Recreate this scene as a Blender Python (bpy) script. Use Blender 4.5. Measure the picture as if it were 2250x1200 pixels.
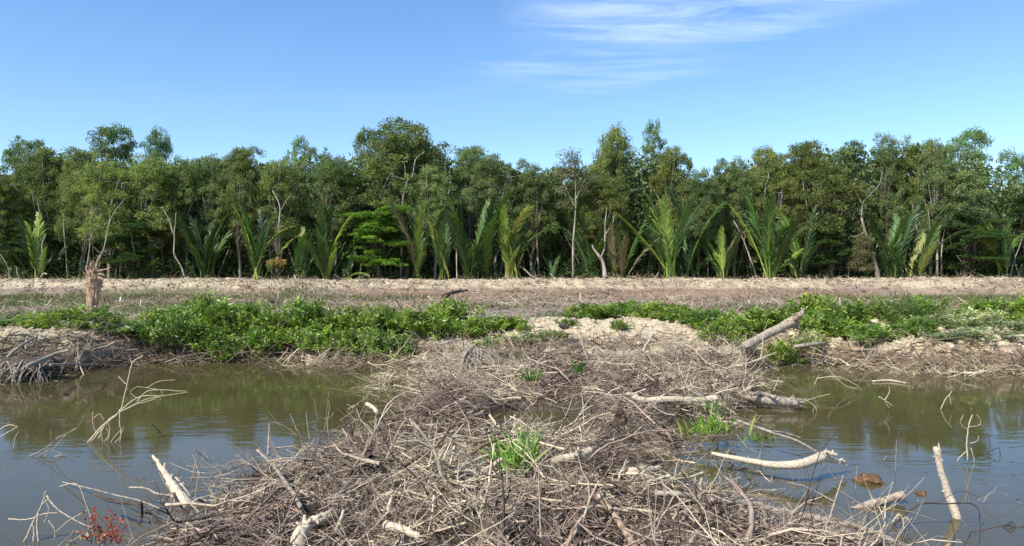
import bpy, math, random
import numpy as np
from math import radians as R
sc = bpy.context.scene
C = sc.collection
for o in list(bpy.data.objects): bpy.data.objects.remove(o)

# ------------------------------------------------------------------ camera, sky, sun, exposure
FPX = 1625.0; CAMH = 2.6; HZ = 590.0; CX = 1125.0      # focal length in photo pixels, eye height, horizon row
cam = bpy.data.objects.new('camera', bpy.data.cameras.new('camera')); C.objects.link(cam)
cam.location = (0, 0, CAMH)
cam.rotation_euler = (R(90) - math.atan((600 - HZ) / FPX), 0, 0)
cam.data.sensor_width = 36.0; cam.data.lens = 36.0 * FPX / 2250.0
cam.data.clip_start = 0.1; cam.data.clip_end = 3000
sc.camera = cam

SUN_EL = R(47); SUN_AZ = R(226)          # azimuth clockwise from +Y: behind the camera, to its left
world = bpy.data.worlds.new("World"); sc.world = world; world.use_nodes = True
nt = world.node_tree; nt.nodes.clear()
def N(nt, t, **kw):
    n = nt.nodes.new(t)
    for k, v in kw.items(): setattr(n, k, v)
    return n
def val(n, k, v): n.inputs[k].default_value = v
out = N(nt, 'ShaderNodeOutputWorld'); bg = N(nt, 'ShaderNodeBackground')
sky = N(nt, 'ShaderNodeTexSky'); sky.sky_type = 'NISHITA'; sky.sun_disc = False
sky.sun_elevation = SUN_EL; sky.sun_rotation = SUN_AZ
sky.air_density = 1.0; sky.dust_density = 0.2; sky.ozone_density = 3.0; sky.altitude = 0
hs = N(nt, 'ShaderNodeHueSaturation'); val(hs, 'Saturation', 1.12); val(hs, 'Value', 1.0); val(hs, 'Hue', 0.5)
nt.links.new(sky.outputs[0], hs.inputs['Color'])
tint = N(nt, 'ShaderNodeMix', data_type='RGBA', blend_type='MULTIPLY'); val(tint, 0, 1.0)
tint.inputs[7].default_value = (0.90, 0.935, 1.0, 1)
nt.links.new(hs.outputs[0], tint.inputs[6])
# thin cirrus: a noise pattern on a flat cloud layer high above the place
tc = N(nt, 'ShaderNodeTexCoord'); sep = N(nt, 'ShaderNodeSeparateXYZ'); nt.links.new(tc.outputs['Generated'], sep.inputs[0])
def M(nt, op, a, b=None, clamp=False):
    m = N(nt, 'ShaderNodeMath', operation=op); m.use_clamp = clamp
    for i, v in enumerate((a, b)):
        if v is None: continue
        if isinstance(v, (int, float)): m.inputs[i].default_value = v
        else: nt.links.new(v, m.inputs[i])
    return m.outputs[0]
zc = M(nt, 'MAXIMUM', sep.outputs[2], 0.02)
u = M(nt, 'DIVIDE', sep.outputs[0], zc); v = M(nt, 'DIVIDE', sep.outputs[1], zc)
def ramp(x, a, b):
    m = N(nt, 'ShaderNodeMapRange', interpolation_type='SMOOTHSTEP'); nt.links.new(x, m.inputs[0])
    m.inputs[1].default_value = a; m.inputs[2].default_value = b; return m.outputs[0]
comb = N(nt, 'ShaderNodeCombineXYZ'); nt.links.new(u, comb.inputs[0]); nt.links.new(v, comb.inputs[1])
def cloudnoise(rot, scale, seed, det=7, dist=0.5):
    mp = N(nt, 'ShaderNodeMapping'); mp.inputs['Rotation'].default_value = (0, 0, R(rot)); mp.inputs['Scale'].default_value = scale
    mp.inputs['Location'].default_value = (seed, seed * 1.7, 0)
    nt.links.new(comb.outputs[0], mp.inputs[0])
    n = N(nt, 'ShaderNodeTexNoise'); val(n, 'Scale', 1.0); val(n, 'Detail', det); val(n, 'Roughness', 0.6); val(n, 'Distortion', dist)
    nt.links.new(mp.outputs[0], n.inputs[0]); return n.outputs[0]
n1 = cloudnoise(16, (1.1, 4.2, 1), 3.1, 9, 1.3); n2 = cloudnoise(20, (1.6, 3.4, 1), 7.7, 7, 0.6)
streak = M(nt, 'ADD', M(nt, 'MULTIPLY', ramp(n1, 0.36, 0.72), 0.75), M(nt, 'MULTIPLY', ramp(n2, 0.38, 0.66), 0.45))
v2 = M(nt, 'ADD', v, M(nt, 'MULTIPLY', M(nt, 'SUBTRACT', n2, 0.5), 1.2))
def band(ca, cb, ra, rb, slope=0.0):
    uu = M(nt, 'DIVIDE', M(nt, 'SUBTRACT', u, ca), ra)
    vv = M(nt, 'DIVIDE', M(nt, 'SUBTRACT', M(nt, 'ADD', v2, M(nt, 'MULTIPLY', M(nt, 'SUBTRACT', u, ca), slope)), cb), rb)
    d = M(nt, 'ADD', M(nt, 'MULTIPLY', uu, uu), M(nt, 'MULTIPLY', vv, vv))
    return ramp(d, 1.0, 0.0)
m1 = band(0.80, 2.80, 0.92, 0.72, 0.32); m2 = band(0.45, 3.75, 0.75, 0.55, .2); m3 = band(-0.6, 4.6, 3.6, 0.6)
mask = M(nt, 'MULTIPLY', M(nt, 'ADD', M(nt, 'MULTIPLY', m1, 0.82), M(nt, 'ADD', M(nt, 'MULTIPLY', m2, 0.40), M(nt, 'MULTIPLY', m3, 0.05))), streak, True)
cm = N(nt, 'ShaderNodeMix', data_type='RGBA'); nt.links.new(mask, cm.inputs[0]); nt.links.new(tint.outputs[2], cm.inputs[6])
cm.inputs[7].default_value = (3.6, 4.6, 6.4, 1)
nt.links.new(cm.outputs[2], bg.inputs[0]); bg.inputs[1].default_value = 0.15
nt.links.new(bg.outputs[0], out.inputs[0])

sun = bpy.data.objects.new('sun', bpy.data.lights.new('sun', 'SUN')); C.objects.link(sun)
sun.data.energy = 4.6; sun.data.angle = R(0.5); sun.data.color = (1.0, 0.95, 0.86)
sun.rotation_euler = (R(90) - SUN_EL, 0, math.pi - SUN_AZ)
sun.location = (-20, -20, 40)
sc.view_settings.view_transform = 'Standard'; sc.view_settings.look = 'None'
sc.view_settings.exposure = 0.5; sc.view_settings.gamma = 1.0; sc.view_settings.use_curve_mapping = False
sc.render.engine = 'CYCLES'
sc.cycles.max_bounces = 8; sc.cycles.transparent_max_bounces = 12

# ------------------------------------------------------------------ helpers
rng = np.random.default_rng(7)
def lattice(ix, iy, s):
    h = (ix.astype(np.int64) * 374761393 + iy.astype(np.int64) * 668265263 + s * 974634777) & 0x7fffffff
    h = ((h ^ (h >> 13)) * 1274126177) & 0x7fffffff
    h = h ^ (h >> 16)
    return (h & 0xffff) / 65535.0
def vnoise(x, y, s=0):
    x = np.asarray(x, float); y = np.asarray(y, float)
    ix = np.floor(x); iy = np.floor(y); fx = x - ix; fy = y - iy
    fx = fx * fx * (3 - 2 * fx); fy = fy * fy * (3 - 2 * fy)
    ix = ix.astype(np.int64); iy = iy.astype(np.int64)
    a = lattice(ix, iy, s); b = lattice(ix + 1, iy, s); c = lattice(ix, iy + 1, s); d = lattice(ix + 1, iy + 1, s)
    return (a * (1 - fx) + b * fx) * (1 - fy) + (c * (1 - fx) + d * fx) * fy
def fbm(x, y, s=0, o=4):
    t = 0; a = 1; n = 0
    for k in range(o):
        t = t + a * vnoise(x * 2 ** k + 17.3 * k, y * 2 ** k - 9.1 * k, s + k); n += a; a *= 0.5
    return t / n
def sst(a, b, x):
    t = np.clip((x - a) / (b - a), 0, 1); return t * t * (3 - 2 * t)

def shore(x):
    xs = [-60, -25, -12.8, -11.3, -10.4, -6.8, -3.3, 7.4, 9.6, 10.9, 13.1, 25, 60]
    ys = [15, 15.3, 16.0, 17.6, 20.3, 21.0, 21.0, 21.0, 20.2, 19.0, 18.8, 18.4, 18]
    return np.interp(x, xs, ys) + 0.5 * (fbm(np.asarray(x) * 1.3, 0 * np.asarray(x) + 3, 11) - 0.5)
PY = [2, 5, 6.9, 7.5, 8.4, 9.4, 10.8, 12.0, 14.6, 18.4, 22]
PL = [-3.1, -3.2, -3.2, -3.2, -3.3, -3.1, -2.2, -1.85, -1.9, -2.4, -3.3]
PR = [4.2, 3.8, 3.4, 2.9, 2.3, 2.2, 2.5, 3.3, 4.7, 6.0, 8.0]
def spit(x, y):      # >0 on the heaped spit that runs from the bank to the camera
    l = np.interp(y, PY, PL); r = np.interp(y, PY, PR)
    n = 0.9 * (fbm(x * 0.9, y * 0.9, 21) - 0.5)
    return np.minimum(x - l, r - x) + n
def pools(x, y):     # small open pools in the spit
    d = np.full(np.shape(x), 9.0)
    for cx, cy, rx, ry in ((0.45, 12.2, 0.95, 1.1), (2.9, 11.6, 0.65, 0.6), (1.8, 8.9, .45, .35), (2.9, 9.3, .9, .5), (2.3, 12.9, .5, .4), (1.9, 15.0, .9, .35), (1.5, 10.2, .4, .3)):
        d = np.minimum(d, np.sqrt(((x - cx) / rx) ** 2 + ((y - cy) / ry) ** 2))
    return d
def ground_h(x, y):
    x = np.asarray(x, float); y = np.asarray(y, float)
    s = y - shore(x)
    rough = fbm(x * 1.7, y * 1.7, 5, 4) - 0.5
    fine = fbm(x * 6, y * 6, 8, 3) - 0.5
    bank = np.where(s < 0, -0.7 * sst(0, 1.6, -s), 0.44 * sst(0, 0.9, s) + 0.20 * sst(0.8, 3.5, s))
    bank = bank + np.where(s > 0, sst(0, 1, s), 0) * (0.30 * rough + 0.12 * fine)
    sandm = sst(2.2, 0.3, np.abs(x - 3.2) / 2.2) * sst(17.6, 19.5, y) * sst(29, 25, y)
    bank = bank + 0.22 * sandm
    bank = bank + 0.25 * sst(-8, -12, x) * sst(0.5, 2, s) * sst(8, 4, s)
    right = sst(9.5, 11, x) * sst(.4, 1.4, s) * sst(6, 3.5, s)
    bank = bank + 0.16 * right + right * 0.5 * (fbm(x * 2.6, y * 2.6, 31, 3) - 0.5)
    # flat behind, then the dyke
    crest = 1.62 + 0.08 * sst(-10, 10, x)
    dy = sst(49.2, 53.0, y + 2.2 * (fbm(x * 0.25, y * 0 + 2, 77) - 0.5)) * sst(65, 61, y)
    flat = 0.64 + 0.18 * (fbm(x * 0.6, y * 0.6, 41) - 0.5) + 0.10 * fine
    back = flat * (1 - dy) + (crest + 0.26 * (fbm(x * 0.16, y * 0.1, 44, 2) - 0.5) + 0.40 * (fbm(x * 0.9, y * 0.9, 43, 4) - 0.5) + 0.14 * fine) * dy
    t = sst(25, 30, y)
    h = bank * (1 - t) + back * t
    # ditch just in front of the dyke at the centre
    h = h - 0.35 * sst(46, 47.5, y) * sst(50.5, 48.5, y) * sst(-16, -10, x) * sst(30, 20, x)
    sp = spit(x, y)
    hs_ = -0.7 + sst(-0.9, 0.5, sp) * (0.86 + 0.34 * (fbm(x * .8, y * .8, 61, 3) - 0.5) + 0.15 * fine)
    hs_ = hs_ + sst(0, .8, sp) * (0.50 * (fbm(x * 1.5, y * 1.5, 63, 2) - 0.5) + 0.20 * (fbm(x * 4, y * 4, 64, 2) - .5))
    hs_ = hs_ - 0.95 * sst(1.4, 0.7, pools(x, y))
    hump = 0.22 * np.exp(-(((x - 4.0) / 2.0) ** 2 + ((y - 17.5) / 1.6) ** 2))
    hs_ = hs_ + hump + 0.10 * sst(15.5, 18.5, y) * sst(0, 1, sp)
    k = sst(22.5, 20.0, y)
    h = np.where(y < 22.5, np.maximum(h, hs_ * k + (-5) * (1 - k) * 0 + np.minimum(h, hs_) * (1 - k)), h)
    return h

def P(px, py, z=0.0):           # the point at height z seen in the photo's pixel (px, py)
    Y = (CAMH - z) * FPX / max(py - HZ, 1e-3)
    return np.array([(px - CX) / FPX * Y, Y, z])
def Ps(px, py, z=0.0, lift=.13):   # the same, but lifted on to the twig layer where that is higher
    for _ in range(6):
        p = P(px, py, z); g_ = float(ground_h(p[:1], p[1:2])[0])
        if g_ > 0.05 and z < g_ + lift: z = z + .7 * (g_ + lift - z)
        else: break
    return P(px, py, z)
def Wd(px, py, Y):              # the point at distance Y seen in that pixel
    return np.array([(px - CX) / FPX * Y, Y, CAMH - (py - HZ) / FPX * Y])
def gz(x, y): return float(ground_h(np.array([x]), np.array([y]))[0])

def mesh(name, verts, faces, mat, parent=None, col=None, smooth=True, link=True, matidx=None):
    verts = np.ascontiguousarray(verts, dtype=np.float32); me = bpy.data.meshes.new(name)
    if not isinstance(faces, (list, tuple)): faces = [faces]
    faces = [np.asarray(f, dtype=np.int32) for f in faces if len(f)]
    loops = np.concatenate([f.ravel() for f in faces]); sizes = np.concatenate([np.full(len(f), f.shape[1], np.int32) for f in faces])
    starts = np.concatenate([[0], np.cumsum(sizes)[:-1]]).astype(np.int32)
    me.vertices.add(len(verts)); me.vertices.foreach_set('co', verts.ravel())
    me.loops.add(len(loops)); me.loops.foreach_set('vertex_index', loops)
    me.polygons.add(len(sizes)); me.polygons.foreach_set('loop_start', starts)
    try: me.polygons.foreach_set('loop_total', sizes)
    except Exception: pass
    me.polygons.foreach_set('use_smooth', np.full(len(sizes), smooth))
    if col is not None:
        a = me.color_attributes.new('tint', 'FLOAT_COLOR', 'POINT')
        c4 = np.ones((len(verts), 4), np.float32); c4[:, :3] = col; a.data.foreach_set('color', c4.ravel())
    me.update(calc_edges=True); me.validate()
    me.materials.append(mat)
    o = bpy.data.objects.new(name, me)
    if link: C.objects.link(o)
    if parent is not None: o.parent = parent
    return o
def tag(o, label=None, cat=None, group=None, kind=None):
    if label: o['label'] = label
    if cat: o['category'] = cat
    if group: o['group'] = group
    if kind: o['kind'] = kind
    return o
def thing(name, loc, label, cat, group=None):
    o = bpy.data.objects.new(name, None); C.objects.link(o); o.location = loc; o.empty_display_size = 0.2
    return tag(o, label, cat, group)

def norm(a): return a / np.maximum(np.linalg.norm(a, axis=-1, keepdims=True), 1e-9)
def tubes(Pp, Rr, S=4, caps=False, bumpy=0.0, seed=0):
    """Pp (N,K,3), Rr (N,K) -> verts, faces"""
    Nn, K, _ = Pp.shape
    T = np.empty_like(Pp); T[:, 1:-1] = Pp[:, 2:] - Pp[:, :-2]; T[:, 0] = Pp[:, 1] - Pp[:, 0]; T[:, -1] = Pp[:, -1] - Pp[:, -2]
    T = norm(T)
    ref = np.where(np.abs(T[:, :1, 2:3]) > 0.9, np.array([1., 0, 0]), np.array([0, 0, 1.])) * np.ones((Nn, K, 3))
    A = norm(np.cross(T, ref)); B = np.cross(T, A)
    th = np.arange(S) * 2 * np.pi / S
    rr = Rr[:, :, None, None] * np.ones((Nn, K, S, 1))
    if bumpy:
        r2 = np.random.default_rng(seed); lon = r2.random((Nn, 1, S, 1)) - .5; rr = rr * (1 + bumpy * (r2.random((Nn, K, S, 1)) - .5) + bumpy * lon)
    V = Pp[:, :, None] + rr * (np.cos(th)[None, None, :, None] * A[:, :, None] + np.sin(th)[None, None, :, None] * B[:, :, None])
    V = V.reshape(-1, 3)
    n = np.arange(Nn)[:, None, None] * K * S; k = np.arange(K - 1)[None, :, None] * S; s = np.arange(S)[None, None, :]; s2 = (s + 1) % S
    F = np.stack([n + k + s, n + k + s2, n + k + S + s2, n + k + S + s], -1).reshape(-1, 4)
    F = [F]
    if caps:
        c0 = Pp[:, 0] - T[:, 0] * Rr[:, :1] * 0.15; c1 = Pp[:, -1] + T[:, -1] * Rr[:, -1:] * 0.25
        b = len(V); V = np.concatenate([V, c0, c1])
        nn = np.arange(Nn)[:, None]; ss = np.arange(S)[None]; sn = (ss + 1) % S
        F.append(np.stack([b + nn + 0 * ss, nn * K * S + sn, nn * K * S + ss], -1).reshape(-1, 3))
        F.append(np.stack([b + Nn + nn + 0 * ss, nn * K * S + (K - 1) * S + ss, nn * K * S + (K - 1) * S + sn], -1).reshape(-1, 3))
    return V, F
def walk(rng, start, d0, L, K, wob=0.25, grav=0.0):
    """random-walk paths: start (N,3), d0 (N,3), L (N,)"""
    Nn = len(start); out = np.empty((Nn, K, 3)); out[:, 0] = start; d = norm(d0)
    for k in range(1, K):
        d = norm(d + wob * rng.normal(size=(Nn, 3)) + np.array([0, 0, grav]))
        out[:, k] = out[:, k - 1] + d * (L / (K - 1))[:, None]
    return out
def leaves(rng, pos, axis, length, width, fold=0.0):
    """one four-cornered blade at each pos"""
    Nn = len(pos); axis = norm(axis); side = norm(np.cross(axis, rng.normal(size=(Nn, 3)) + np.array([0, 0, 1.2])))
    L = np.asarray(length)[:, None] * np.ones((Nn, 1)); w = np.asarray(width)[:, None] * np.ones((Nn, 1))
    up = norm(np.cross(side, axis))
    V = np.stack([pos, pos + axis * L * .45 + side * w * .5 + up * w * fold, pos + axis * L, pos + axis * L * .45 - side * w * .5 + up * w * fold], 1).reshape(-1, 3)
    F = np.arange(Nn * 4).reshape(-1, 4)
    return V, F
def join(parts):
    vs = []; fs = []; b = 0
    for V, F in parts:
        for f in (F if isinstance(F, list) else [F]): fs.append(f + b)
        vs.append(V); b += len(V)
    q = [f for f in fs if f.shape[1] == 4]; t = [f for f in fs if f.shape[1] == 3]
    return np.concatenate(vs), [np.concatenate(x) for x in (q, t) if x]
def smoothpath(pts, K=24):
    pts = np.array(pts, float); n = len(pts)
    if n == 2: return pts[0] + (pts[1] - pts[0]) * np.linspace(0, 1, K)[:, None]
    t = np.linspace(0, n - 1, K); out = []
    pp = np.vstack([2 * pts[0] - pts[1], pts, 2 * pts[-1] - pts[-2]])
    for tt in t:
        i = min(int(tt), n - 2); f = tt - i; a, b, c, d = pp[i], pp[i + 1], pp[i + 2], pp[i + 3]
        out.append(0.5 * ((2 * b) + (-a + c) * f + (2 * a - 5 * b + 4 * c - d) * f * f + (-a + 3 * b - 3 * c + d) * f ** 3))
    return np.array(out)

# ------------------------------------------------------------------ materials
def newmat(name):
    m = bpy.data.materials.new(name); m.use_nodes = True; t = m.node_tree; t.nodes.clear()
    o = N(t, 'ShaderNodeOutputMaterial'); return m, t, o
def leafmat(name, gain=(1, 1, 1), trans=0.3, rough=0.5, spec=0.4, var=0.35):
    m, t, o = newmat(name)
    at = N(t, 'ShaderNodeAttribute', attribute_name='tint'); oi = N(t, 'ShaderNodeObjectInfo')
    mr = N(t, 'ShaderNodeMapRange'); t.links.new(oi.outputs['Random'], mr.inputs[0]); mr.inputs[3].default_value = 1 - var / 2; mr.inputs[4].default_value = 1 + var / 2
    g = N(t, 'ShaderNodeVectorMath', operation='SCALE'); t.links.new(at.outputs['Color'], g.inputs[0]); t.links.new(mr.outputs[0], g.inputs['Scale'])
    g2 = N(t, 'ShaderNodeVectorMath', operation='MULTIPLY'); t.links.new(g.outputs[0], g2.inputs[0]); g2.inputs[1].default_value = gain
    hu = N(t, 'ShaderNodeMix', data_type='RGBA'); fr_ = M(t, 'FRACT', M(t, 'MULTIPLY', oi.outputs['Random'], 7.31)); t.links.new(fr_, hu.inputs[0]); hu.inputs[6].default_value = (1.0, 1.06, .82, 1); hu.inputs[7].default_value = (.84, 1.02, 1.12, 1); t.links.new(hu.outputs[2], g2.inputs[1])
    b = N(t, 'ShaderNodeBsdfPrincipled'); t.links.new(g2.outputs[0], b.inputs['Base Color']); val(b, 'Roughness', rough); val(b, 'Specular IOR Level', spec)
    tr = N(t, 'ShaderNodeBsdfTranslucent')
    g3 = N(t, 'ShaderNodeVectorMath', operation='MULTIPLY'); t.links.new(g2.outputs[0], g3.inputs[0]); g3.inputs[1].default_value = (1.3, 1.5, 0.6)
    t.links.new(g3.outputs[0], tr.inputs[0])
    mx = N(t, 'ShaderNodeMixShader'); mx.inputs[0].default_value = trans
    t.links.new(b.outputs[0], mx.inputs[1]); t.links.new(tr.outputs[0], mx.inputs[2]); t.links.new(mx.outputs[0], o.inputs[0])
    return m
def woodmat(name, c1, c2, scale=8, stretch=(1, 1, 0.15), bump=0.4, tinted=False, dist=0.01, rough=0.85):
    m, t, o = newmat(name)
    tcn = N(t, 'ShaderNodeTexCoord'); mp = N(t, 'ShaderNodeMapping'); mp.inputs['Scale'].default_value = stretch
    t.links.new(tcn.outputs['Object'], mp.inputs[0])
    n = N(t, 'ShaderNodeTexNoise'); val(n, 'Scale', scale); val(n, 'Detail', 8); val(n, 'Roughness', 0.65); t.links.new(mp.outputs[0], n.inputs[0])
    rp = N(t, 'ShaderNodeValToRGB'); t.links.new(n.outputs[0], rp.inputs[0])
    rp.color_ramp.elements[0].position = 0.36; rp.color_ramp.elements[0].color = (*c1, 1); rp.color_ramp.elements[1].position = 0.62; rp.color_ramp.elements[1].color = (*c2, 1)
    b = N(t, 'ShaderNodeBsdfPrincipled'); val(b, 'Roughness', rough); val(b, 'Specular IOR Level', 0.2)
    if tinted:
        at = N(t, 'ShaderNodeAttribute', attribute_name='tint'); mx = N(t, 'ShaderNodeMix', data_type='RGBA', blend_type='MULTIPLY'); val(mx, 0, 1.0)
        t.links.new(rp.outputs[0], mx.inputs[6]); t.links.new(at.outputs['Color'], mx.inputs[7]); t.links.new(mx.outputs[2], b.inputs['Base Color'])
    else: t.links.new(rp.outputs[0], b.inputs['Base Color'])
    bp = N(t, 'ShaderNodeBump'); val(bp, 'Strength', bump); val(bp, 'Distance', dist); t.links.new(n.outputs[0], bp.inputs['Height']); t.links.new(bp.outputs[0], b.inputs['Normal'])
    t.links.new(b.outputs[0], o.inputs[0]); return m
def groundmat():
    m, t, o = newmat('soil')
    at = N(t, 'ShaderNodeAttribute', attribute_name='tint'); tcn = N(t, 'ShaderNodeTexCoord')
    n = N(t, 'ShaderNodeTexNoise'); val(n, 'Scale', 3.5); val(n, 'Detail', 10); val(n, 'Roughness', 0.72); t.links.new(tcn.outputs['Object'], n.inputs[0])
    vo = N(t, 'ShaderNodeTexVoronoi'); val(vo, 'Scale', 5.5); t.links.new(tcn.outputs['Object'], vo.inputs[0])
    mr = N(t, 'ShaderNodeMapRange'); t.links.new(n.outputs[0], mr.inputs[0]); mr.inputs[1].default_value = .3; mr.inputs[2].default_value = .7; mr.inputs[3].default_value = 0.62; mr.inputs[4].default_value = 1.3
    g = N(t, 'ShaderNodeVectorMath', operation='SCALE'); t.links.new(at.outputs['Color'], g.inputs[0]); t.links.new(mr.outputs[0], g.inputs['Scale'])
    b = N(t, 'ShaderNodeBsdfPrincipled'); val(b, 'Roughness', 0.95); val(b, 'Specular IOR Level', 0.1); t.links.new(g.outputs[0], b.inputs['Base Color'])
    ad = M(t, 'ADD', n.outputs[0], M(t, 'MULTIPLY', vo.outputs['Distance'], -0.5))
    bp = N(t, 'ShaderNodeBump'); val(bp, 'Strength', 0.9); val(bp, 'Distance', 0.12); t.links.new(ad, bp.inputs['Height']); t.links.new(bp.outputs[0], b.inputs['Normal'])
    t.links.new(b.outputs[0], o.inputs[0]); return m
def tintmat(name, rough=0.9, spec=0.15, noise=True):
    m, t, o = newmat(name); at = N(t, 'ShaderNodeAttribute', attribute_name='tint')
    b = N(t, 'ShaderNodeBsdfPrincipled'); val(b, 'Roughness', rough); val(b, 'Specular IOR Level', spec)
    tcn = N(t, 'ShaderNodeTexCoord'); n = N(t, 'ShaderNodeTexNoise'); val(n, 'Scale', 22); val(n, 'Detail', 4); t.links.new(tcn.outputs['Object'], n.inputs[0])
    mr = N(t, 'ShaderNodeMapRange'); t.links.new(n.outputs[0], mr.inputs[0]); mr.inputs[1].default_value = .3; mr.inputs[2].default_value = .7; mr.inputs[3].default_value = 0.65; mr.inputs[4].default_value = 1.3
    g = N(t, 'ShaderNodeVectorMath', operation='SCALE'); t.links.new(at.outputs['Color'], g.inputs[0]); t.links.new(mr.outputs[0], g.inputs['Scale'])
    t.links.new(g.outputs[0], b.inputs['Base Color']); t.links.new(b.outputs[0], o.inputs[0]); return m
def watermat():
    m, t, o = newmat('pond_water'); tcn = N(t, 'ShaderNodeTexCoord')
    mp = N(t, 'ShaderNodeMapping'); mp.inputs['Scale'].default_value = (0.8, 2.6, 1); t.links.new(tcn.outputs['Object'], mp.inputs[0])
    n = N(t, 'ShaderNodeTexNoise'); val(n, 'Scale', 2.2); val(n, 'Detail', 3); t.links.new(mp.outputs[0], n.inputs[0])
    n2 = N(t, 'ShaderNodeTexNoise'); val(n2, 'Scale', 0.5); val(n2, 'Detail', 2); t.links.new(tcn.outputs['Object'], n2.inputs[0])
    patch = N(t, 'ShaderNodeMapRange'); t.links.new(n2.outputs[0], patch.inputs[0]); patch.inputs[1].default_value = .42; patch.inputs[2].default_value = .62; patch.inputs[3].default_value = 0.15
    h = M(t, 'MULTIPLY', n.outputs[0], patch.outputs[0])
    bp = N(t, 'ShaderNodeBump'); val(bp, 'Strength', 0.22); val(bp, 'Distance', 0.02); t.links.new(h, bp.inputs['Height'])
    mud = N(t, 'ShaderNodeTexNoise'); val(mud, 'Scale', 0.35); val(mud, 'Detail', 4); t.links.new(tcn.outputs['Object'], mud.inputs[0])
    rp = N(t, 'ShaderNodeValToRGB'); t.links.new(mud.outputs[0], rp.inputs[0])
    rp.color_ramp.elements[0].position = 0.35; rp.color_ramp.elements[0].color = (0.080, 0.068, 0.026, 1); rp.color_ramp.elements[1].position = 0.65; rp.color_ramp.elements[1].color = (0.112, 0.092, 0.040, 1)
    df = N(t, 'ShaderNodeBsdfDiffuse'); t.links.new(rp.outputs[0], df.inputs[0])
    tr = N(t, 'ShaderNodeBsdfTransparent'); tr.inputs[0].default_value = (0.75, 0.62, 0.38, 1)
    mx = N(t, 'ShaderNodeMixShader'); mx.inputs[0].default_value = 0.78; t.links.new(tr.outputs[0], mx.inputs[1]); t.links.new(df.outputs[0], mx.inputs[2])
    gl = N(t, 'ShaderNodeBsdfGlossy'); val(gl, 'Roughness', 0.03); t.links.new(bp.outputs[0], gl.inputs['Normal'])
    fr = N(t, 'ShaderNodeFresnel'); val(fr, 'IOR', 1.42)
    m2 = N(t, 'ShaderNodeMixShader'); t.links.new(fr.outputs[0], m2.inputs[0]); t.links.new(mx.outputs[0], m2.inputs[1]); t.links.new(gl.outputs[0], m2.inputs[2])
    t.links.new(m2.outputs[0], o.inputs[0]); return m
MAT = dict(
    leaf=leafmat('tree_leaves', trans=0.34, rough=.65, spec=.2, var=.5), bushleaf=leafmat('bush_leaves', trans=0.3, rough=0.38, spec=0.5, var=0.25), palm=leafmat('palm_leaves', trans=0.25, rough=0.4),
    grass=leafmat('grass_blades', trans=0.3, rough=0.6), soil=groundmat(), twig=tintmat('dry_twigs'), clod=tintmat('dry_clods', 0.95, 0.1), water=watermat(),
    bark=woodmat('pale_bark', (0.16, 0.13, 0.10), (0.50, 0.44, 0.36), 5, bump=0.5), midbark=woodmat('mid_bark', (0.09, 0.075, 0.055), (0.30, 0.26, 0.20), 5, bump=0.5), logwood=woodmat('weathered_log', (0.17, 0.125, 0.09), (0.52, 0.43, 0.32), 18, (1, 1, 1), 0.9, dist=.03), darkbark=woodmat('dark_bark', (0.05, 0.04, 0.03), (0.17, 0.14, 0.11), 5),
    palewood=woodmat('bleached_wood', (0.38, 0.30, 0.21), (0.66, 0.56, 0.41), 34, (1, 1, 1), 0.9), greywood=woodmat('grey_wood', (0.13, 0.105, 0.08), (0.40, 0.34, 0.27), 14, (1, 1, 1), 0.5),
    darkwood=woodmat('dark_wood', (0.03, 0.022, 0.018), (0.10, 0.08, 0.065), 16, (1, 1, 1), 0.5), brownwood=woodmat('torn_brown_wood', (0.13, 0.07, 0.04), (0.56, 0.40, 0.27), 9, (1, 1, 0.25), 0.7, dist=0.03),
    mud=woodmat('wet_mud', (0.06, 0.03, 0.015), (0.22, 0.12, 0.06), 12, (1, 1, 1), 0.8, dist=0.03, rough=0.6),
    white=woodmat('white_scrap', (0.62, 0.62, 0.60), (0.8, 0.8, 0.78), 5, (1, 1, 1), 0.2))

# ------------------------------------------------------------------ ground and water
def axis_pts(segs):
    out = []
    for a, b, d in segs: out.append(np.arange(a, b, d))
    return np.concatenate(out + [[segs[-1][1]]])
xs = axis_pts([(-600, -100, 25), (-100, -46, 2.0), (-46, -18, 0.25), (-18, 18, 0.075), (18, 46, 0.25), (46, 100, 2.0), (100, 600, 25)])
ys = axis_pts([(-40, 3, 1.0), (3, 29, 0.075), (29, 66, 0.16), (66, 100, 1.0), (100, 900, 25)])
X, Y = np.meshgrid(xs, ys); H = ground_h(X, Y)
s = Y - shore(X); sp = spit(X, Y)
def c3(*c): return np.array(c)
sand = c3(.54, .445, .295); tan = c3(.36, .27, .19); brown = c3(.27, .20, .145); litter = c3(.29, .23, .18); wet = c3(.055, .038, .024); green = c3(.10, .12, .045)
col = np.ones(X.shape + (3,)) * litter
def mixc(c, w):
    global col
    w = np.clip(w, 0, 1)[..., None]; col = col * (1 - w) + c * w
big = fbm(X * .35, Y * .35, 91, 4); med = fbm(X * 1.1, Y * 1.1, 92, 4)
mixc(tan, sst(.4, .62, big)); 
mixc(brown, sst(.50, .62, med) * .6)
mixc(sand * 1.0, sst(1.16, 1.36, H + .3 * (fbm(X * .5, Y * .5, 95, 3) - .5)) * (Y > 45) * (0.85 + 0.6 * (med - .4)))                              # dyke crest
mixc(tan * .8, sst(1.2, 1.4, H) * (Y > 45) * sst(.5, .64, fbm(X * .8, Y * .5, 98, 4)) * .7)
mixc(c3(.24, .165, .11) * (0.8 + .5 * vnoise(X * .25, H * 14, 96))[..., None], sst(46, 47, Y) * sst(1.25, 1.05, H) * sst(-14, -8, X) * sst(30, 22, X) * .9)      # cut face of the dyke
mixc(green, sst(30, 34, Y) * sst(53, 50, Y) * sst(-10, -18, X) * sst(.45, .6, fbm(X * .5, Y * .3, 93, 3)) * .6)
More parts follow.
